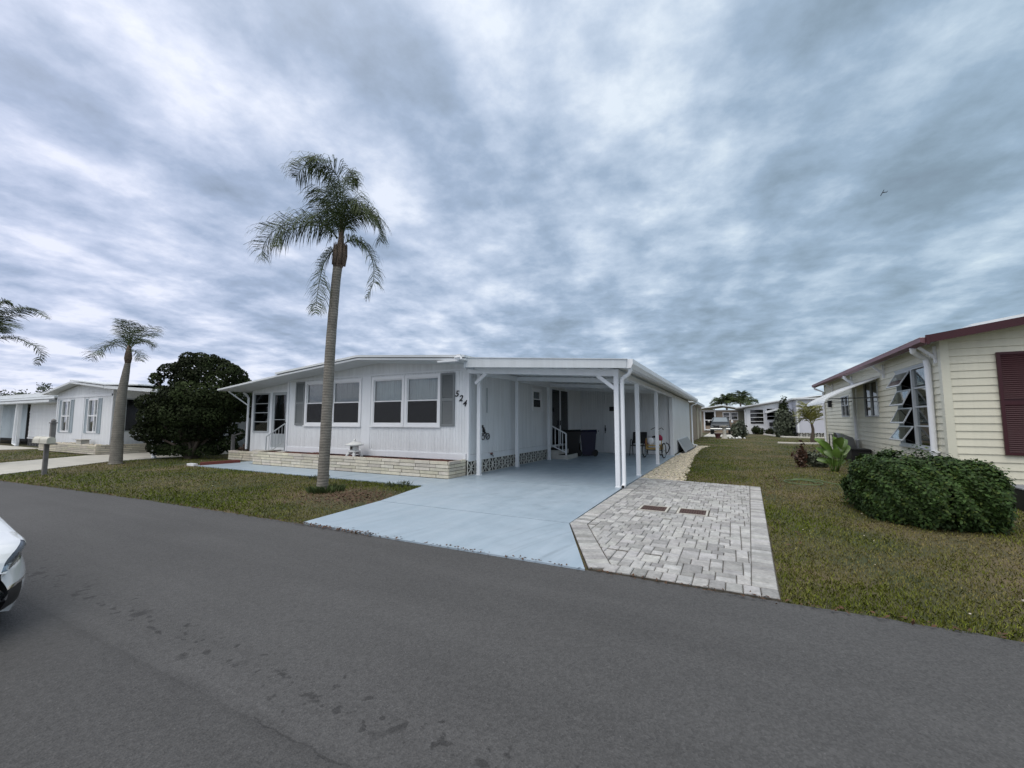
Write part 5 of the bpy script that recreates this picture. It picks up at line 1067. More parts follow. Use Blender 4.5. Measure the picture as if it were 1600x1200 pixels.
# ------------------------------------------------------------------ dark evergreen
def tree(name, base, lobes, leaf, nper, m, label, trunkh, cat='tree', group=None, seed=3, tr=.14, inner=.82, squash=(1, 1, .85)):
    T = thing(name, (base[0], base[1], 0), label, cat, group); r = np.random.default_rng(seed); Ps = []; Ds = []; Ts = []
    for (c, R_) in lobes:
        k = max(40, int(nper*R_*R_)); P, D = shell_points(c, R_, k, r, inner, squash); Ps.append(P); Ds.append(D); Ts.append(np.full((k, 1), r.uniform(.5, 1.8)))
    P = np.vstack(Ps); D = np.vstack(Ds); ok = P[:, 2] > .15; P, D, tt = P[ok], D[ok], np.vstack(Ts)[ok]; V, F = leaf_cloud(P, D, leaf, 1.7, .2, .7, r, up=.2)
    t = tt*r.uniform(.5, 1.5, (len(P), 1))*np.array([[1, 1, 1.]]); nmesh('crown', V, F, m, T, np.repeat(t, 4, 0)); mb = MB()
    for i, (c, R_) in enumerate(lobes):
        if i % 2: continue
        a = i*1.1; b = Vector((base[0]+.15*math.cos(a), base[1]+.15*math.sin(a), 0)); e = Vector(c); mb.tube([b, b.lerp(e, .35)+Vector((0, 0, trunkh*.12)), e], [tr*.6, tr*.4, .02], 6)
    mb.tube([(base[0], base[1], 0), (base[0], base[1], trunkh)], [tr, tr*.8], 8); mb.build('trunk', bark2, T, True); return T
B4 = (-18.9, 9.26); q6 = lambda x, y: (220+x*.1583, 540+y*.1583)
lob = []
for (x, y, R_, off) in [(155, 330, .32, .2), (270, 250, .42, 0), (390, 230, .42, .3), (470, 130, .38, 0), (590, 140, .42, .2), (500, 220, .6, -.3), (680, 190, .5, 0), (780, 210, .5, .2), (870, 260, .5, -.2), (950, 300, .45, 0), (1000, 370, .4, .2),
        (350, 370, .34, .3), (460, 330, .5, -.5), (600, 310, .55, -.4), (740, 350, .5, -.3), (870, 410, .48, .0), (230, 480, .5, .2), (330, 520, .65, -.4), (480, 480, .75, -.6), (650, 500, .75, -.6), (820, 520, .7, -.3), (960, 520, .6, .2), (1030, 600, .45, .4),
        (60, 560, .45, -.2), (100, 700, .55, -.2), (220, 660, .65, -.1), (370, 680, .7, -.5), (540, 660, .7, -.6), (700, 680, .7, -.4), (850, 680, .55, .0), (980, 680, .45, .4), (30, 850, .5, -.2), (120, 880, .5, -.2), (260, 830, .6, .1), (420, 850, .6, -.2), (570, 830, .6, -.2), (720, 830, .5, 0), (860, 800, .4, .4),
        (320, 960, .38, .2), (470, 980, .4, .1), (620, 950, .38, .2), (760, 930, .3, .3), (150, 1000, .38, -.1), (260, 1030, .42, .0), (380, 1050, .42, -.1), (500, 1060, .40, .0), (620, 1040, .42, .1), (740, 1010, .42, .2), (860, 960, .40, .3), (950, 880, .35, .5), (700, 1060, .3, .0), (905, 1010, .3, .4), (200, 1060, .3, .0), (175, 430, .26, .3), (430, 95+60, .22, 0), (560, 110, .2, .2), (145, 300, .2, .2), (830, 190, .28, .2), (930, 240, .25, .1), (1010, 330, .22, .2), (720, 130, .24, .2), (350, 210, .24, .3), (400, 640, .6, 1.0), (620, 600, .8, 1.2), (760, 640, .6, 1.1), (470, 800, .6, 1.0), (700, 800, .6, 1.0), (230, 780, .5, .9)]:
    p = at(*q6(x, y), B4, off*1.2); lob.append((tuple(p), R_*.82))
tree('evergreen_tree', B4, lob, .06, 5200, tree_m, 'big dark evergreen tree between the two white houses', 1.6, inner=.86)

# ------------------------------------------------------------------ left neighbor house
H3 = thing('white_mobile_home', (-27.9, 8.9, 0), 'smaller white gabled mobile home with blue-grey shutters, left of the dark tree', 'house')
LY = 8.85; P3 = [(-31.9, 2.82), (-28.45, 3.30), (-24.8, 2.95), (-20.1, 2.62)]
r3 = lambda x: float(np.interp(x, [p[0] for p in P3], [p[1] for p in P3]))
w3 = [(-30.72, -29.08, .92, 2.52), (-27.65, -25.95, .92, 2.52)]
mb = MB(front(LY)); groove_wall(mb, -31.1, -24.85, .30, lambda u: r3(u)-.02, [(a+.3, b-.3, c_, d_) for a, b, c_, d_ in w3], pitch=.4, dep=.004); mb.build('front_wall', white, H3)
mb = MB(front(LY)); mb.box(-31.1, -24.8, .001, .03, 2.62, 2.72); mb.box(-31.12, -31.0, -.02, .03, .3, 2.62); mb.box(-24.97, -24.83, -.02, .03, .3, 2.9); mb.box(-28.9, -27.85, .001, .02, .6, 2.6); mb.build('trim_board', wtrim, H3)
mb = MB(east(-24.85)); groove_wall(mb, LY, 14, .3, lambda u: 2.93, [(9.3, 10.7, 1.0, 2.5), (10.9, 12.3, 1.0, 2.5)], pitch=.15); mb.build('side_wall', white, H3)
mb = MB(); mb.box(-24.9, -24.86, 14, 24, 0, 2.9); mb.box(-31.1, -31.05, LY+.05, 24, 0, 2.8); mb.box(-31.1, -24.9, 24, 24.05, 0, 2.9); mb.build('house_shell', white, H3)
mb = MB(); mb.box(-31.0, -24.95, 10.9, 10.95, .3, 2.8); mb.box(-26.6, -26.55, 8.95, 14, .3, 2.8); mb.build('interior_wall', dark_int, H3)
for a, b, c_, d_ in w3:
    m_ = (a+b)/2
    mb = MB(front(LY)); frame(mb, m_-.52, m_+.52, c_, d_, .07, -.05, .04); mb.box(m_+.12, m_+.20, -.04, .035, c_+.07, d_-.07); mb.box(m_-.45, m_+.45, -.03, .03, (c_+d_)/2-.03, (c_+d_)/2+.03); w = mb.build('window', wvinyl, H3)
    g = MB(front(LY)); g.box(m_-.46, m_+.46, -.02, -.014, c_+.05, d_-.05); g.build('pane', pane_m, w)
    c2 = MB(front(LY)); vs = []
    for i in range(25): vs += [(m_-.5+i*.042, -.14+.02*math.sin(i*2.), (c_+d_)/2-.1), (m_-.5+i*.042, -.14+.02*math.sin(i*2.), d_)]
    c2.add(vs, [(2*i, 2*i+2, 2*i+3, 2*i+1) for i in range(24)]); c2.build('curtain', curt, w)
    for s0, s1 in ((m_-.86, m_-.54), (m_+.54, m_+.86)):
        f = MB(front(LY)); frame(f, s0, s1, c_-.02, d_+.02, .04, .001, .03); z = c_+.03
        while z < d_-.03: f.poly([(s0+.04, .026, z), (s1-.04, .026, z), (s1-.04, .008, z+.045), (s0+.04, .008, z+.045)]); z += .05
        f.build('shutter', bluewall, H3)
for a in (9.28, 10.88):
    mb = MB(east(-24.85)); frame(mb, a, a+1.44, .98, 2.52, .05, -.05, .03); mb.box(a+.7, a+.74, -.03, .02, 1.03, 2.47); w = mb.build('window', galum, H3); g = MB(east(-24.85)); g.box(a+.04, a+1.4, -.02, -.014, 1.0, 2.5); g.build('pane', panet_m, w)
mb = MB(); mb.xprism(slabpoly(P3[:3], .09), 8.45, 24.5); mb.build('roof', roofw, H3)
mb = MB(); mb.xprism(slabpoly([(-28.45, 3.42), (-24.7, 3.07), (-21.6, 2.94)], .05), 8.43, 24.5); mb.build('roof_cap', roofw, H3)
mb = MB(); mb.xprism(slabpoly([(-24.8, 2.93), (-20.1, 2.60)], .13), 8.46, 20); mb.build('carport_roof', roofw, H3)
mb = MB(); mb.box(-20.55, -20.45, 8.62, 8.72, 0, 2.65); mb.build('carport_post', wtrim, H3)
mb = MB(); mb.tube([(-20.3, 8.55, 2.6), (-20.35, 8.58, 2.3), (-20.38, 8.6, 2.1), (-20.38, 8.6, .1), (-20.2, 8.6, .06)], .045, 8); mb.build('downspout', wtrim, H3)
mb = MB(); mb.box(-20.5, -20.42, 8.8, 20, 2.45, 2.6); mb.build('side_beam', wtrim, H3)
for yy in (12.5, 16.5):
    mb = MB(); mb.box(-20.55, -20.45, yy, yy+.1, 0, 2.5); mb.build('carport_post', wtrim, H3)
mb = MB(front(16.5)); groove_wall(mb, -24.8, -20.5, 0, lambda u: 2.6, (), pitch=.15); mb.build('shed_front_wall', white, H3)
T = thing('brick_planter', (-27.3, 8.3, 0), 'cream brick planter with rocks in front of the smaller gabled house', 'planter')
mb = MB(); bricks(mb, front(8.22), -30.8, -24.42, 5, .082, .7, seed=21); bricks(mb, east(-24.4), 8.23, 14, 5, .082, .7, seed=22); mb.build('brick_wall', brick_m, T)
mb = MB(); mb.box(-30.8, -24.5, 8.24, 8.32, 0, .43); mb.box(-24.5, -24.42, 8.32, 14, 0, .43); mb.box(-30.8, -24.5, 8.32, 8.82, 0, .38); mb.box(-24.82, -24.5, 8.82, 14, 0, .38); mb.build('mortar_core', mortar, T)
pts = np.stack([rng.uniform(-30.6, -24.6, 60), rng.uniform(8.35, 8.75, 60)], 1); stones('planter_rock', pts, np.full(60, .07), T, z=.38); 
T = thing('planter_pot', (-26.5, 8.5, .38), 'small square stone block standing on the planter of the gabled house', 'stone block'); mb = MB(); mb.bbox(-26.85, -26.35, 8.35, 8.65, .38, .60, .02); mb.bbox(-26.9, -26.3, 8.32, 8.68, .60, .64, .01); mb.build('block_body', concr, T)
# garden items between tree and porch
T = thing('garden_post', (-17.45, 9.95, 0), 'short weathered post at the left end of the brick planter', 'post'); mb = MB(); mb.box(-17.5, -17.4, 9.9, 10.0, 0, .95); mb.build('post_shaft', woodg, T); mb = MB(); mb.bar((-17.45, 9.95, .9), (-16.9, 9.95, 1.02), .04); mb.build('post_arm', woodg, T)
shrub('red_flower_plant', (-16.75, 9.95, 0), (.3, .2, .52), 300, red_leaf, 'small red-leaved plants in the planter below the porch corner', .05, seed=8)
T = thing('white_shed', (-17.4, 14.5, 0), 'small white shed corner seen behind the porch of the white house', 'shed'); mb = MB(); mb.box(-19.2, -16.7, 13.6, 15.5, 0, 1.35); mb.build('shed_body', white, T); mb = MB(); mb.box(-19.3, -16.6, 13.5, 15.6, 1.35, 1.42); mb.build('shed_roof', galum, T)
# third house at the far left
H4 = thing('far_left_home', (-40, 9.5, 0), 'white mobile home with layered flat roofs at the far left edge', 'house')
mb = MB(front(9.6)); lap_wall(mb, -37.8, -30.9, .52, (2.6, 0), (), .25, .012); mb.build('front_wall', white, H4)
mb = MB(front(9.6)); mb.box(-37.8, -31.2, .001, .04, .42, .50); mb.box(-37.8, -31.2, .001, .035, 1.98, 2.02); mb.build('trim_board', wtrim, H4)
mb = MB(front(9.58)); u_ = -37.6
while u_ < -31.4: deco(mb, u_, u_+.44, .0, .42, .03); u_ += .45
mb.build('skirting_block', material('grey_deco_block', (.16, .16, .165), .8, .3, 8), H4)
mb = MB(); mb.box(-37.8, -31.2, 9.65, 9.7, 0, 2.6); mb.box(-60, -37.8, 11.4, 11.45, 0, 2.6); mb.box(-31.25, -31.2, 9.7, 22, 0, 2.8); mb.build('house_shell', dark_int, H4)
mb = MB(front(9.5)); groove_wall(mb, -46, -37.9, .4, lambda u: 2.6, (), pitch=.25, g=.03, dep=.02); mb.build('blue_wall', bluewall, H4)
mb = MB(); mb.box(-60, -31.95, 8.75, 20, 2.48, 2.60); mb.box(-60, -32.0, 8.95, 20, 2.68, 2.79); mb.box(-60, -33.5, 9.3, 20, 2.86, 3.08); mb.build('roof', roofw, H4)
mb = MB(); mb.box(-60, -32.1, 9.0, 20, 2.60, 2.68); mb.box(-60, -33.6, 9.4, 20, 2.79, 2.86); mb.build('roof_gap', roofdark, H4)
mb = MB(); mb.box(-37.28, -37.12, 8.95, 9.1, 0, 2.48); mb.build('carport_post', wtrim, H4); mb = MB(); mb.tube([(-37.1, 8.9, 2.45), (-37.25, 8.92, 2.2), (-37.3, 8.9, .15), (-36.7, 8.9, .08)], .06, 8); mb.build('downspout', wtrim, H4)
mb = MB(); mb.box(-40.6, -40.45, 8.95, 9.1, 0, 2.48); mb.build('carport_post', wtrim, H4)
# distant tree at left: thin crown
def airy(name, base, h, w, n, m, label, seed, cat='tree', leaf=.2, group=None, clumps=40):
    r = np.random.default_rng(seed); T = thing(name, (base[0], base[1], 0), label, cat, group); mb = MB(); Ps = []
    for k in range(clumps):
        a = r.uniform(0, 6.28); rr = w/2*math.sqrt(r.random()); z = h*(.55+.45*r.random()*(1-(rr/(w/2))**2*.7)); e = Vector((base[0]+rr*math.cos(a), base[1]+rr*math.sin(a), z)); b = Vector((base[0], base[1], h*.35)); mb.tube([b, b.lerp(e, .5)+Vector((0, 0, -h*.03)), e], [.05*h/6, .03*h/6, .01], 4)
        Ps.append(np.array(e)+r.normal(0, w*.045, (n//clumps, 3)))
    mb.tube([(base[0], base[1], 0), (base[0], base[1], h*.4)], [.2, .14], 8); mb.build('trunk', bark2, T); P = np.vstack(Ps); V, F = leaf_cloud(P, r.normal(0, 1, P.shape), leaf, 1.5, 0, .8, r); nmesh('crown', V, F, m, T, np.repeat(r.uniform(.5, 1.5, (len(P), 1))*np.array([[1, 1, 1.]]), 4, 0)); return T
def place(px, py, D, z=0):                               # position at forward distance D under an image column
    d = cam_ray(px, py); t = D/d.dot(FW); return (d.x*t, d.y*t)
airy('bare_tree', place(48, 657, 40), 4.9, 5.5, 2600, grey_leaf, 'thin crowned tree rising behind the far left roof', 5, leaf=.13)
airy('bare_tree', place(12, 657, 46), 4.6, 4.5, 1500, grey_leaf, 'smaller thin tree at the left picture edge behind the roofs', 6, leaf=.13)
# mailbox
T = thing('mailbox', (-17.01, 4.70, 0), 'two cream tube mailboxes on a weathered grey post by the road', 'mailbox')
mb = MB(); mb.box(-17.055, -16.965, 4.65, 4.74, 0, .86); mb.build('post', woodg, T)
mb = MB(); mb.box(-16.93, -16.83, 4.70, 4.80, .86, 1.42); mb.box(-16.95, -16.81, 4.68, 4.82, 1.42, 1.45); mb.lathe([(.04, 0), (.055, .03), (.045, .07), (.005, .10)], (-16.88, 4.75, 1.45), 10); mb.box(-17.3, -16.6, 4.63, 4.79, .84, .87); mb.build('upper_post', woodg, T)
def mbx(x0, x1, y, z):
    mb = MB(); n_ = 10; prof = [(y-.09, z), (y+.09, z)]+[(y+.09*math.cos(a), z+.09+.09*math.sin(a)) for a in np.linspace(0, math.pi, n_)]; mb.yprism(prof, x0, x1); b = mb.build('mailbox_body', mailw, T)
    mb = MB(); mb.yprism([(y+(p-y)*1.06, z+(q-z)*1.04) for p, q in prof], x0-.012, x0-.001); mb.build('mailbox_door', mailw, b)
mbx(-17.45, -17.0, 4.62, .875); mbx(-16.95, -16.45, 4.62, .875)

# ------------------------------------------------------------------ background beyond the back lawn
T = thing('tan_house', (-5, 34, 0), 'tan sided house with pale roof behind the carport shed', 'house')
mb = MB(east(-2.62)); groove_wall(mb, 31, 43.2, 0, lambda u: 2.72, (), pitch=.3, g=.03, dep=.02); mb.build('side_wall', tan, T)
mb = MB(); mb.box(-8.6, -2.66, 30.95, 31, 0, 2.7); mb.box(-8.6, -2.66, 43.15, 43.2, 0, 2.7); mb.build('end_wall', tan, T); mb = MB(); mb.box(-8.8, -2.25, 30.7, 43.9, 2.72, 2.92); mb.build('roof', roofw, T)
for q_ in (38.6, 43.08):
    mb = MB(); mb.box(-2.6, -2.5, q_, q_+.14, 0, 2.72); mb.build('corner_board', creamt, T)
T = thing('back_house', (-1, 56, 0), 'grey and tan house behind the parked dark truck', 'house')
Y5 = 57.5; olive = material('olive_grey_siding', (.22, .215, .17), .6, .1, 2)
mb = MB(front(Y5)); groove_wall(mb, -3.4, 1.5, 0, lambda u: 2.75, [(-.95, .6, 1.6, 2.45)], pitch=.3); mb.build('front_wall', tan, T)
mb = MB(front(Y5-.06)); mb.box(.65, 1.5, 0, .03, .4, 2.6); mb.build('side_panel', olive, T)
mb = MB(front(Y5)); 
for a in (-1.0, -.15): frame(mb, a, a+.80, 1.55, 2.5, .09, -.05, .08); mb.box(a+.09, a+.71, -.03, .06, 2.0, 2.06)
w = mb.build('window', wvinyl, T); g = MB(front(Y5)); g.box(-.95, .6, -.02, -.01, 1.6, 2.45); g.build('pane', panet_m, w)
mb = MB(front(Y5-.1)); frame(mb, -3.1, -1.75, .3, 2.7, .16, -.05, .08); mb.box(-2.95, -1.9, -.05, .05, 1.5, 1.6); w = mb.build('porch_frame', wvinyl, T); g = MB(front(Y5-.1)); g.box(-2.95, -1.9, -.03, -.02, .9, 2.6); g.build('pane', panet_m, w)
mb = MB(); mb.box(-3.4, 1.5, Y5+1.5, Y5+1.6, 0, 2.7); mb.build('house_shell', dark_int, T)
mb = MB(); mb.xprism(slabpoly([(-4.2, 2.8), (-1., 3.25), (1.7, 2.75)], .12), Y5-.9, Y5+8); mb.build('roof', roofw, T); mb = MB(); mb.box(-4, 1.6, Y5-.85, Y5-.8, 2.62, 2.76); mb.build('fascia', roofdark, T)
T = thing('white_back_house', (5, 54.5, 0), 'white house with dark louvred porch windows at the end of the back lawn', 'house')
Y6 = 54.5
mb = MB(front(Y6)); groove_wall(mb, 1.35, 6.0, 0, lambda u: 2.85+(u-1.3)*.17, [(1.75, 3.15, 1.05, 2.75), (3.35, 4.75, 1.5, 2.85)], pitch=1., dep=.003); mb.build('front_wall', wtrim, T)
for a, b, c_, d_ in ((1.75, 3.15, 1.05, 2.75), (3.35, 4.75, 1.5, 2.85)):
    mb = MB(front(Y6)); frame(mb, a, b, c_, d_, .07, -.05, .05)
    for k in range(1, 4 if c_ < 1.2 else 3): z = d_-.45*k; mb.box(a+.05, b-.05, -.04, .04, z-.025, z+.025)
    w = mb.build('louvred_window', wvinyl, T); g = MB(front(Y6)); g.box(a+.05, b-.05, -.03, -.02, c_+.05, d_-.05); g.build('pane', panet_m, w)
brn = material('dark_brown_interior', (.06, .035, .028), .8, .3, 3); mb = MB(); mb.box(1.4, 6, Y6+.8, Y6+.9, 0, 2.8); mb.build('interior_wall', brn, T)
mb = MB(); mb.xprism(slabpoly([(.4, 2.86), (5.6, 3.75), (9.5, 4.2), (15, 3.4)], .10), Y6-.7, Y6+9); mb.build('roof', roofw, T)
mb = MB(); mb.xprism(slabpoly([(.4, 2.76), (5.6, 3.64)], .10), Y6-.72, Y6-.66); mb.build('fascia', roofdark, T)
mb = MB(); mb.tube([(1.25, Y6-.3, 2.7), (1.3, Y6-.1, 2.4), (1.3, Y6-.1, .1)], .06, 6); mb.build('downspout', wtrim, T)
mb = MB(front(Y6)); pr = []
mb = MB(); mb.xprism([(3.2, 2.35), (3.35, 2.28), (5.3, 2.95), (5.3, 3.05), (3.3, 2.52)], Y6-1.3, Y6-.05); mb.build('window_awning', roofw, T)
mb = MB(front(Y6)); mb.box(3.6, 4.2, .0, .3, .9, 1.3); mb.build('wall_air_unit', blackpl, T)
mb = MB(); mb.box(5.0, 11, 44.3, 53.8, .45, 3.32); mb.build('side_wing', material('pale_lilac_siding', (.58, .59, .66), .5, .04, 2, streak=.05), T)
mb = MB(); mb.box(4.7, 11.3, 44.0, 53.8, 3.32, 3.45); mb.build('wing_roof', roofw, T); mb = MB(front(44.28)); u_ = 5.05
while u_ < 8.6: deco(mb, u_, u_+.40, 0, .44, .04); u_ += .41
mb.build('skirting_block', block_m, T); mb = MB(); mb.box(5.0, 11, 44.5, 44.6, 0, .45); mb.build('crawl_space_wall', mortar, T)
mb = MB(front(44.28)); mb.box(5.0, 5.15, .0, .05, .45, 3.3); mb.box(5.15, 9, .0, .03, 2.75, 2.85); mb.build('corner_board', wtrim, T)
# pickup truck facing the lawn
def truck(cx, cy):
    T = thing('pickup_truck', (cx, cy, .03), 'dark pickup truck parked nose first between the back houses', 'truck'); x = cx; w = 1.0
    def sec(y, hw, z0, z1, tw): return [(x-hw, y, z0), (x+hw, y, z0), (x+hw, y, (z0+z1)*.55), (x+tw, y, z1), (x-tw, y, z1), (x-hw, y, (z0+z1)*.55)]
    def loft(secs, name, m):
        mb = MB(); vs = [p for s in secs for p in s]; k = len(secs[0]); fs = [(i*k+j_, i*k+(j_+1) % k, (i+1)*k+(j_+1) % k, (i+1)*k+j_) for i in range(len(secs)-1) for j_ in range(k)]+[tuple(range(k)), tuple(range((len(secs)-1)*k, len(secs)*k))]; mb.add(vs, fs); return mb.build(name, m, T)
    loft([sec(cy-2.6, .88, .55, 1.05, .80), sec(cy-2.5, .95, .50, 1.13, .86), sec(cy-1.2, .98, .45, 1.22, .88), sec(cy-1.1, .98, .45, 1.25, .88), sec(cy+2.9, .98, .45, 1.3, .92)], 'body', truckp)
    loft([sec(cy-1.2, .86, 1.18, 1.30, .84), sec(cy-.35, .84, 1.18, 1.86, .66), sec(cy+1.1, .84, 1.18, 1.88, .66), sec(cy+1.3, .86, 1.18, 1.3, .84)], 'cab', truckp)
    mb = MB(); mb.add([(x-.72, cy-1.19, 1.30), (x+.72, cy-1.19, 1.30), (x+.60, cy-.45, 1.83), (x-.60, cy-.45, 1.83)], [(0, 1, 2, 3)]); mb.build('windshield', material('truck_windshield', (.16, .19, .21), .1, .05, 2, coat=1.), T)
    mb = MB(); mb.box(x-.62, x+.62, cy-2.63, cy-2.60, .72, .98); g = mb.build('grille', blackpl, T)
    mb = MB(); mb.box(x-.60, x+.60, cy-2.645, cy-2.63, .95, .99); mb.box(x-.07, x+.07, cy-2.645, cy-2.63, .8, .9); mb.build('grille_bar', chrome, g)
    for s in (-1, 1):
        mb = MB(); mb.box(x+s*.76-.12, x+s*.76+.12, cy-2.64, cy-2.55, .78, .96); mb.build('headlight', lensm, T)
        mb = MB(); mb.bbox(x+s*1.14-.10, x+s*1.14+.10, cy-1.05, cy-.9, 1.28, 1.48, .02); mb.build('mirror', chrome, T)
        for yy in (cy-1.75, cy+1.8):
            mb = MB(); mb.lathe([(.2, -.12), (.38, -.12), (.40, -.08), (.40, .08), (.38, .12), (.2, .12)], (x+s*.86, yy, .43), 18, 'x'); wv_ = mb.build('wheel', tyre, T); mb = MB(); mb.lathe([(.0, .125*s), (.22, .13*s)], (x+s*.86, yy, .43), 12, 'x'); mb.build('rim', chrome, wv_)
    mb = MB(); mb.bbox(x-.95, x+.95, cy-2.75, cy-2.6, .5, .68, .03); mb.build('bumper', chrome, T)
truck(-1.15, 52.8)
# statue pedestal, pot, rocks, bushes
T = thing('garden_fountain', (-.62, 40.0, 0), 'pale concrete bird bath pedestal on the back lawn in front of the truck', 'bird bath')
mb = MB(); mb.lathe([(.26, 0), (.26, .06), (.17, .12), (.13, .5), (.15, .95)], (-.62, 40, 0), 14); mb.build('pedestal', concr, T, True); mb = MB(); mb.lathe([(.08, .93), (.33, .99), (.36, 1.06), (.30, 1.03), (.0, 1.0)], (-.62, 40, 0), 16); mb.build('basin', concr, T, True)
T = thing('flower_pot', (-1.12, 39.9, 0), 'dark red clay pot on the lawn left of the bird bath', 'pot'); mb = MB(); mb.lathe([(.14, 0), (.22, .28), (.25, .36), (.25, .42), (.20, .42)], (-1.12, 39.9, 0), 14); mb.build('pot_body', pot_m, T, True)
k_ = 0
for (x, y, s_, lb_) in ((-.2, 39.6, .10, 'white rock nearest the bird bath'), (.05, 39.9, .08, 'small white rock second from the bird bath'), (.28, 39.5, .10, 'white rock at the foot of the spiky bush'), (.55, 39.8, .09, 'white rock below the right side of the spiky bush'), (.85, 40.1, .08, 'small white rock right of the spiky bush'), (.48, 40.2, .13, 'taller white rock inside the spiky bush')):
    lump('garden_rock', (x, y, s_*.6), (s_, s_*.8, s_*.8), lant_m, lb_, 'rock', 30+k_)['group'] = 'white rocks on the back lawn'; k_ += 1
shrub('spiky_bush', (.45, 41.2, 0), (.95, .8, 1.3), 1500, grey_leaf, 'spiky grey green bush behind the white rocks', .13, inner=.3)
for i, (x, y, s, lb_) in enumerate(((2.4, 53.6, (.7, .5, .9), 'dark round bush under the left louvred window'), (3.5, 53.4, (.6, .5, .6), 'low dark bush between the louvred windows'), (4.4, 53.2, (.5, .5, .5), 'low dark bush under the right louvred window'), (.9, 56, (.6, .5, 1.3), 'dark bush against the grey and tan house'))):
    shrub('foundation_bush', (x, y, 0), s, 900, tree_m, lb_, .10, seed=20+i, group='bushes along the back houses')
shrub('silver_shrub', (4.35, 45.9, 0), (1.25, 1.0, 2.4), 4200, grey_leaf, 'tall silvery green shrub before the white wing at the back', .13, lobes=12, seed=12, inner=.45)
shrub('tall_shrub', (4.25, 46.6, 0), (.6, .6, 3.2), 2200, tree_m, 'narrow dark shrub rising behind the silvery shrub', .12, lobes=9, seed=14)
T = thing('border_edging', (4.6, 44.9, 0), 'pale stone edging around the shrub bed at the back', 'edging'); mb = MB(); mb.tube([(2.9, 52, .05), (3.4, 48, .05), (4.0, 44.2, .05), (5.2, 43.5, .05), (7.5, 43.3, .05)], .09, 6); mb.build('edging_stone', concr, T)
mb = MB(); mb.tube([(2.6, 32.9, .04), (3.4, 32.5, .04), (4.1, 32.7, .04), (5.0, 32.9, .04)], .07, 6); tag(mb.build('bed_edging', concr), 'pale curved edging stones before the small yellow palm', 'edging')
# small yellow-green palm
B5 = (4.66, 33.95); T = thing('young_palm', (B5[0], B5[1], 0), 'young yellow green palm beside the far corner of the cream house', 'palm tree')
q5 = lambda x, y: (1060+x*.175, 560+y*.175)
trunk_tube(T, [at(*q5(1205, 765), B5), at(*q5(1198, 700), B5), at(*q5(1202, 640), B5), at(*q5(1190, 585), B5)], [(0, .17), (.5, .09), (1, .07)], bark2, n=12)
yleaf = material('yellow_green_palm_leaf', (.20, .20, .055), .5, .25, 2, attr='tone')
for k, (pp, off) in enumerate([([(1190, 590), (1150, 520), (1100, 490), (1060, 520)], 0), ([(1190, 590), (1160, 500), (1130, 440), (1100, 440)], -.4), ([(1192, 590), (1170, 500), (1150, 430), (1140, 410)], .4), ([(1195, 590), (1200, 500), (1210, 450), (1225, 440)], 0), ([(1198, 590), (1225, 520), (1260, 470), (1290, 460)], -.3), ([(1198, 590), (1230, 530), (1265, 500), (1290, 510)], .4), ([(1188, 590), (1140, 545), (1100, 545), (1060, 580)], .5), ([(1190, 590), (1165, 520), (1120, 470), (1075, 480)], .8)]):
    frond(T, [at(*q5(x, y), B5, off*i/3) for i, (x, y) in enumerate(pp)], .75, n=20, seed=90+k, w=.04, droop=.25, m=yleaf, thick=.02)
# palms on the horizon
def far_palm(px, D, h, w, label, m=frond_m, seed=0, n=11):
    b = place(px, 657, D); T = thing('distant_palm', (b[0], b[1], 0), label, 'palm tree', 'palms beyond the back houses'); r = random.Random(seed); mb = MB(); mb.tube([(b[0], b[1], 0), (b[0]+.1, b[1], h*.5), (b[0], b[1], h)], [.2, .14, .12], 8); mb.build('trunk', bark2, T, True)
    for k in range(n):
        a = k*2.4+r.random(); e = r.uniform(.1, 1.2); L_ = w; c = Vector((b[0], b[1], h)); d = Vector((math.cos(a)*math.cos(e), math.sin(a)*math.cos(e), math.sin(e)))
        frond(T, [c, c+d*L_*.4, c+d*L_*.8+Vector((0, 0, -.08*L_)), c+d*L_*1.1+Vector((0, 0, -.35*L_))], L_*.42, n=20, seed=seed*20+k, w=.09, droop=.3, m=m, thick=.03)
far_palm(1136, 62, 3.9, 2.1, 'bushy palm top directly above the truck', seed=1, n=16); far_palm(1158, 75, 4.6, 2.6, 'darker palm right of the one above the truck', seed=2); far_palm(1166, 78, 4.2, 2.4, 'dark palm over the left end of the white roof', seed=3)
airy('distant_tree', place(1215, 657, 90), 5.6, 5.5, 1500, tree_m, 'dark tree top showing above the white back roof', 9, leaf=.3)
airy('distant_tree', place(1110, 657, 80), 3.9, 2, 500, tree_m, 'tiny dark tree top left of the truck', 10, leaf=.3)

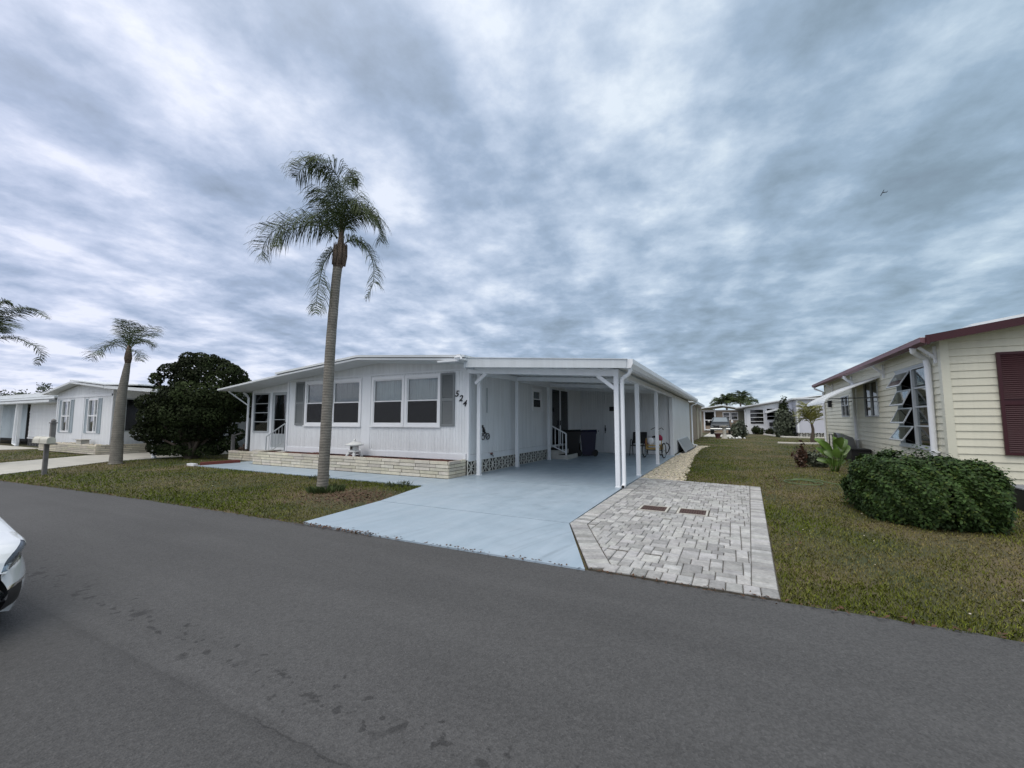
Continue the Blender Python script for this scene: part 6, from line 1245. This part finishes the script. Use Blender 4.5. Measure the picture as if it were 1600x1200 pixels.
# ------------------------------------------------------------------ white car at the left edge
def car():
    T = thing('white_car', (-7.0, .45, .012), 'white car nose with slanted headlight at the left picture edge', 'car')
    X0, Yc = -4.42, .43                                  # nose plane and centre line
    nx, ntt = 230, 120; L = 4.5
    xs = L*(np.linspace(0, 1, nx)**1.7)                   # distance behind the nose
    def hw(s): return .88*(1-(1-min(1, s/.5))**2.6*.22)
    ztop = np.interp(xs, [0, .03, .10, .25, .6, 1.05, 1.15, 1.75, 2.1, 2.9, 3.6, 4.1, 4.45, 4.5], [.46, .54, .58, .61, .655, .74, .78, 1.20, 1.32, 1.36, 1.20, .96, .92, .75])
    zbelt = np.interp(xs, [0, .05, .2, .6, 1.1, 4.1, 4.5], [.44, .50, .55, .595, .67, .86, .78]); zbot = np.interp(xs, [0, .1, .4, 4.2, 4.5], [.20, .15, .16, .2, .3])
    bulge = np.interp(xs, [0, .06, .3, 4.3, 4.5], [.0, 1, 1, 1, .0]); V = np.zeros((nx, 2*ntt-1, 3))
    for i, s in enumerate(xs):
        w = float(hw(s)); wr = float(np.interp(s, [1.1, 1.9, 3.6, 4.2], [w, .60, .58, w])) if s > 1.1 else w
        t = np.linspace(0, 1, ntt); z = np.empty(ntt); y = np.empty(ntt)
        for j, q in enumerate(t):                        # q 0 = sill, .6 = belt, 1 = centre top
            if q < .6:
                f = q/.6; z[j] = zbot[i]+(zbelt[i]-zbot[i])*f; y[j] = w*(.95+.05*math.sin(math.pi*min(1, f*1.15)))-.02*max(0, f-.8)
            else:
                f = (q-.6)/.4; a = f*math.pi/2; y[j] = wr*(w/wr*(1-f)+f)*math.cos(a)**.55*.985 if s > 1.1 else w*.985*math.cos(a)**.5; z[j] = zbelt[i]+(ztop[i]-zbelt[i])*math.sin(a)**.8
        if s > 1.1: y[int(.6*ntt):] *= np.interp(t[int(.6*ntt):], [.6, .8, 1], [1, wr/w, wr/w])
        full_y = np.concatenate([y, -y[::-1][1:]]); full_z = np.concatenate([z, z[::-1][1:]])
        # the nose is bowed: the corners sweep back
        V[i, :, 0] = X0-s*1.0-.20*(np.abs(full_y)/.88)**3*np.clip(1-s/1.2, 0, 1)-(.05*np.clip((full_z-.45)/.2, 0, 1))*np.clip(1-s/.3, 0, 1)+.03*np.exp(-((full_z-.30)/.08)**2)*np.clip(1-s/.3, 0, 1)
        V[i, :, 1] = Yc+full_y; V[i, :, 2] = full_z
    m2 = 2*ntt-1; I, J = np.meshgrid(np.arange(nx-1), np.arange(m2-1), indexing='ij'); F = np.stack([I*m2+J, (I+1)*m2+J, (I+1)*m2+J+1, I*m2+J+1], 2).reshape(-1, 4)
    VV = V.reshape(-1, 3); C = VV[F].mean(1); s = X0-C[:, 0]; ay = np.abs(C[:, 1]-Yc); z = C[:, 2]; side = s-.20*(ay/.88)**3
    jj = np.minimum(J.ravel(), m2-1-J.ravel()); qq = jj/(ntt-1)
    # headlight: slanted lens wrapping the corner, up to the bonnet shut line
    hl = (qq < .70) & (ay > .45) & (ay < .84) & (s < .46) & (z > .455+.22*np.clip(ay-.70, 0, 1))
    intake = (z > .20) & (z < .335) & (ay < .80) & (s < .50) & (z < .335-.06*np.clip((ay-.6)/.2, 0, 1)*0)
    strip = (z >= .335) & (z < .352) & (ay < .84) & (s < .55)
    grille = (z > .40) & (z < .50) & (ay < .44) & (s < .3)
    glassf = (s > 1.2) & (s < 4.0) & (z > .84) & (z < 1.27)
    arch = np.zeros(len(C), bool)
    for wx_ in (1.02, 3.5): arch |= ((s-wx_)**2+(z-.31)**2 < .34**2) & (ay > .6)
    kinds = np.zeros(len(C), int); kinds[glassf] = 4; kinds[grille] = 2; kinds[intake] = 2; kinds[strip] = 3; kinds[hl] = 1; kinds[arch] = 5
    def sub(mask, name, m, par=T, off=0.):
        f = F[mask]; u_, inv = np.unique(f, return_inverse=True)
        if len(f) == 0: return None
        o = nmesh(name, VV[u_]+np.array([off, 0, 0]), inv.reshape(-1, 4), m, par); o.data.polygons.foreach_set('use_smooth', [True]*len(o.data.polygons)); return o
    sub(kinds == 0, 'body', carp); sub(kinds == 2, 'grille', blackpl); sub(kinds == 3, 'chrome_strip', chrome); sub(kinds == 4, 'windows', panet_m)
    for sg in (1, -1):
        msk = (kinds == 1) & ((C[:, 1]-Yc)*sg > 0); h = sub(msk, 'headlight', headglass)
        if h:
            sub(msk, 'reflector', material('headlight_housing', (.10, .11, .12), .2, .3, 25, metal=.6), h, -.03)
            sub(msk & (z < .49+.22*np.clip(ay-.70, 0, 1)), 'light_strip', lensm, h, -.012)
        f = MB(); f.lathe([(.0, .006), (.034, .004), (.040, -.02), (.045, -.05)], (X0-.17, Yc+sg*.66, .268), 14, 'x'); f.build('fog_lamp', lensm, T, True)
        f = MB(); f.tube([(X0-.10, Yc+sg*.10, .372), (X0-.13, Yc+sg*.5, .375)], .004, 6); 
        for wx_ in (1.02, 3.5):
            f = MB(); f.lathe([(.19, -.10), (.30, -.11), (.31, -.08), (.31, .08), (.30, .11), (.19, .10)], (X0-wx_, Yc+sg*.76, .322), 24, 'x' if False else 'y'); w = f.build('wheel', tyre, T, True); f = MB(); f.lathe([(.0, .09*sg), (.20, .10*sg), (.21, .08*sg)], (X0-wx_, Yc+sg*.76, .322), 20, 'y'); f.build('rim', lensm, w)
    f = MB(); f.prism([(X0-.30, Yc-.74), (X0-.18, Yc-.4), (X0-.15, Yc), (X0-.18, Yc+.4), (X0-.30, Yc+.74), (X0-4.3, Yc+.78), (X0-4.3, Yc-.78)], .14, .20); f.build('underbody', blackpl, T)
    f = MB(); f.box(X0-3.9, X0-1.2, Yc-.72, Yc+.72, .25, .88); f.build('cabin_floor', dark_int, T)
car()
# ------------------------------------------------------------------ small plane
T = thing('light_aeroplane', (0, 0, 0), 'tiny dark aeroplane high in the sky on the right', 'aeroplane'); d = cam_ray(1380, 301).normalized(); c = d*760+Vector((0, 0, EYE)); T.location = c
rt = Vector((math.cos(YAW), math.sin(YAW), 0)); f_ = cam_ray(800, 600).normalized(); u3 = rt.cross(f_).normalized(); ORG[T.name] = (0, 0, 0)
def pp(a, b, g=0): return tuple(rt*a+u3*b+f_*g)
mb = MB(); mb.tube([pp(-1.5, -.2), pp(-.6, .1), pp(3.6, .7), pp(5.2, 1.0)], [.35, .75, .45, .2], 8); mb.build('fuselage', planem, T, True)
mb = MB(); a0 = [pp(-3.6, -3.6), pp(-2.9, -4.3), pp(1.5, 3.6), pp(.9, 4.0)]; mb.add([*a0, *[tuple(Vector(p)+f_*.3) for p in a0]], [(0, 1, 2, 3), (7, 6, 5, 4), (0, 4, 5, 1), (1, 5, 6, 2), (2, 6, 7, 3), (3, 7, 4, 0)]); mb.build('wing', planem, T)
mb = MB(); a0 = [pp(4.1, .4), pp(4.6, .1), pp(5.9, 2.2), pp(5.3, 2.4)]; mb.add([*a0, *[tuple(Vector(p)+f_*.2) for p in a0]], [(0, 1, 2, 3), (7, 6, 5, 4), (0, 4, 5, 1), (1, 5, 6, 2), (2, 6, 7, 3), (3, 7, 4, 0)]); mb.build('tail_fin', planem, T)
bpy.context.view_layer.update()
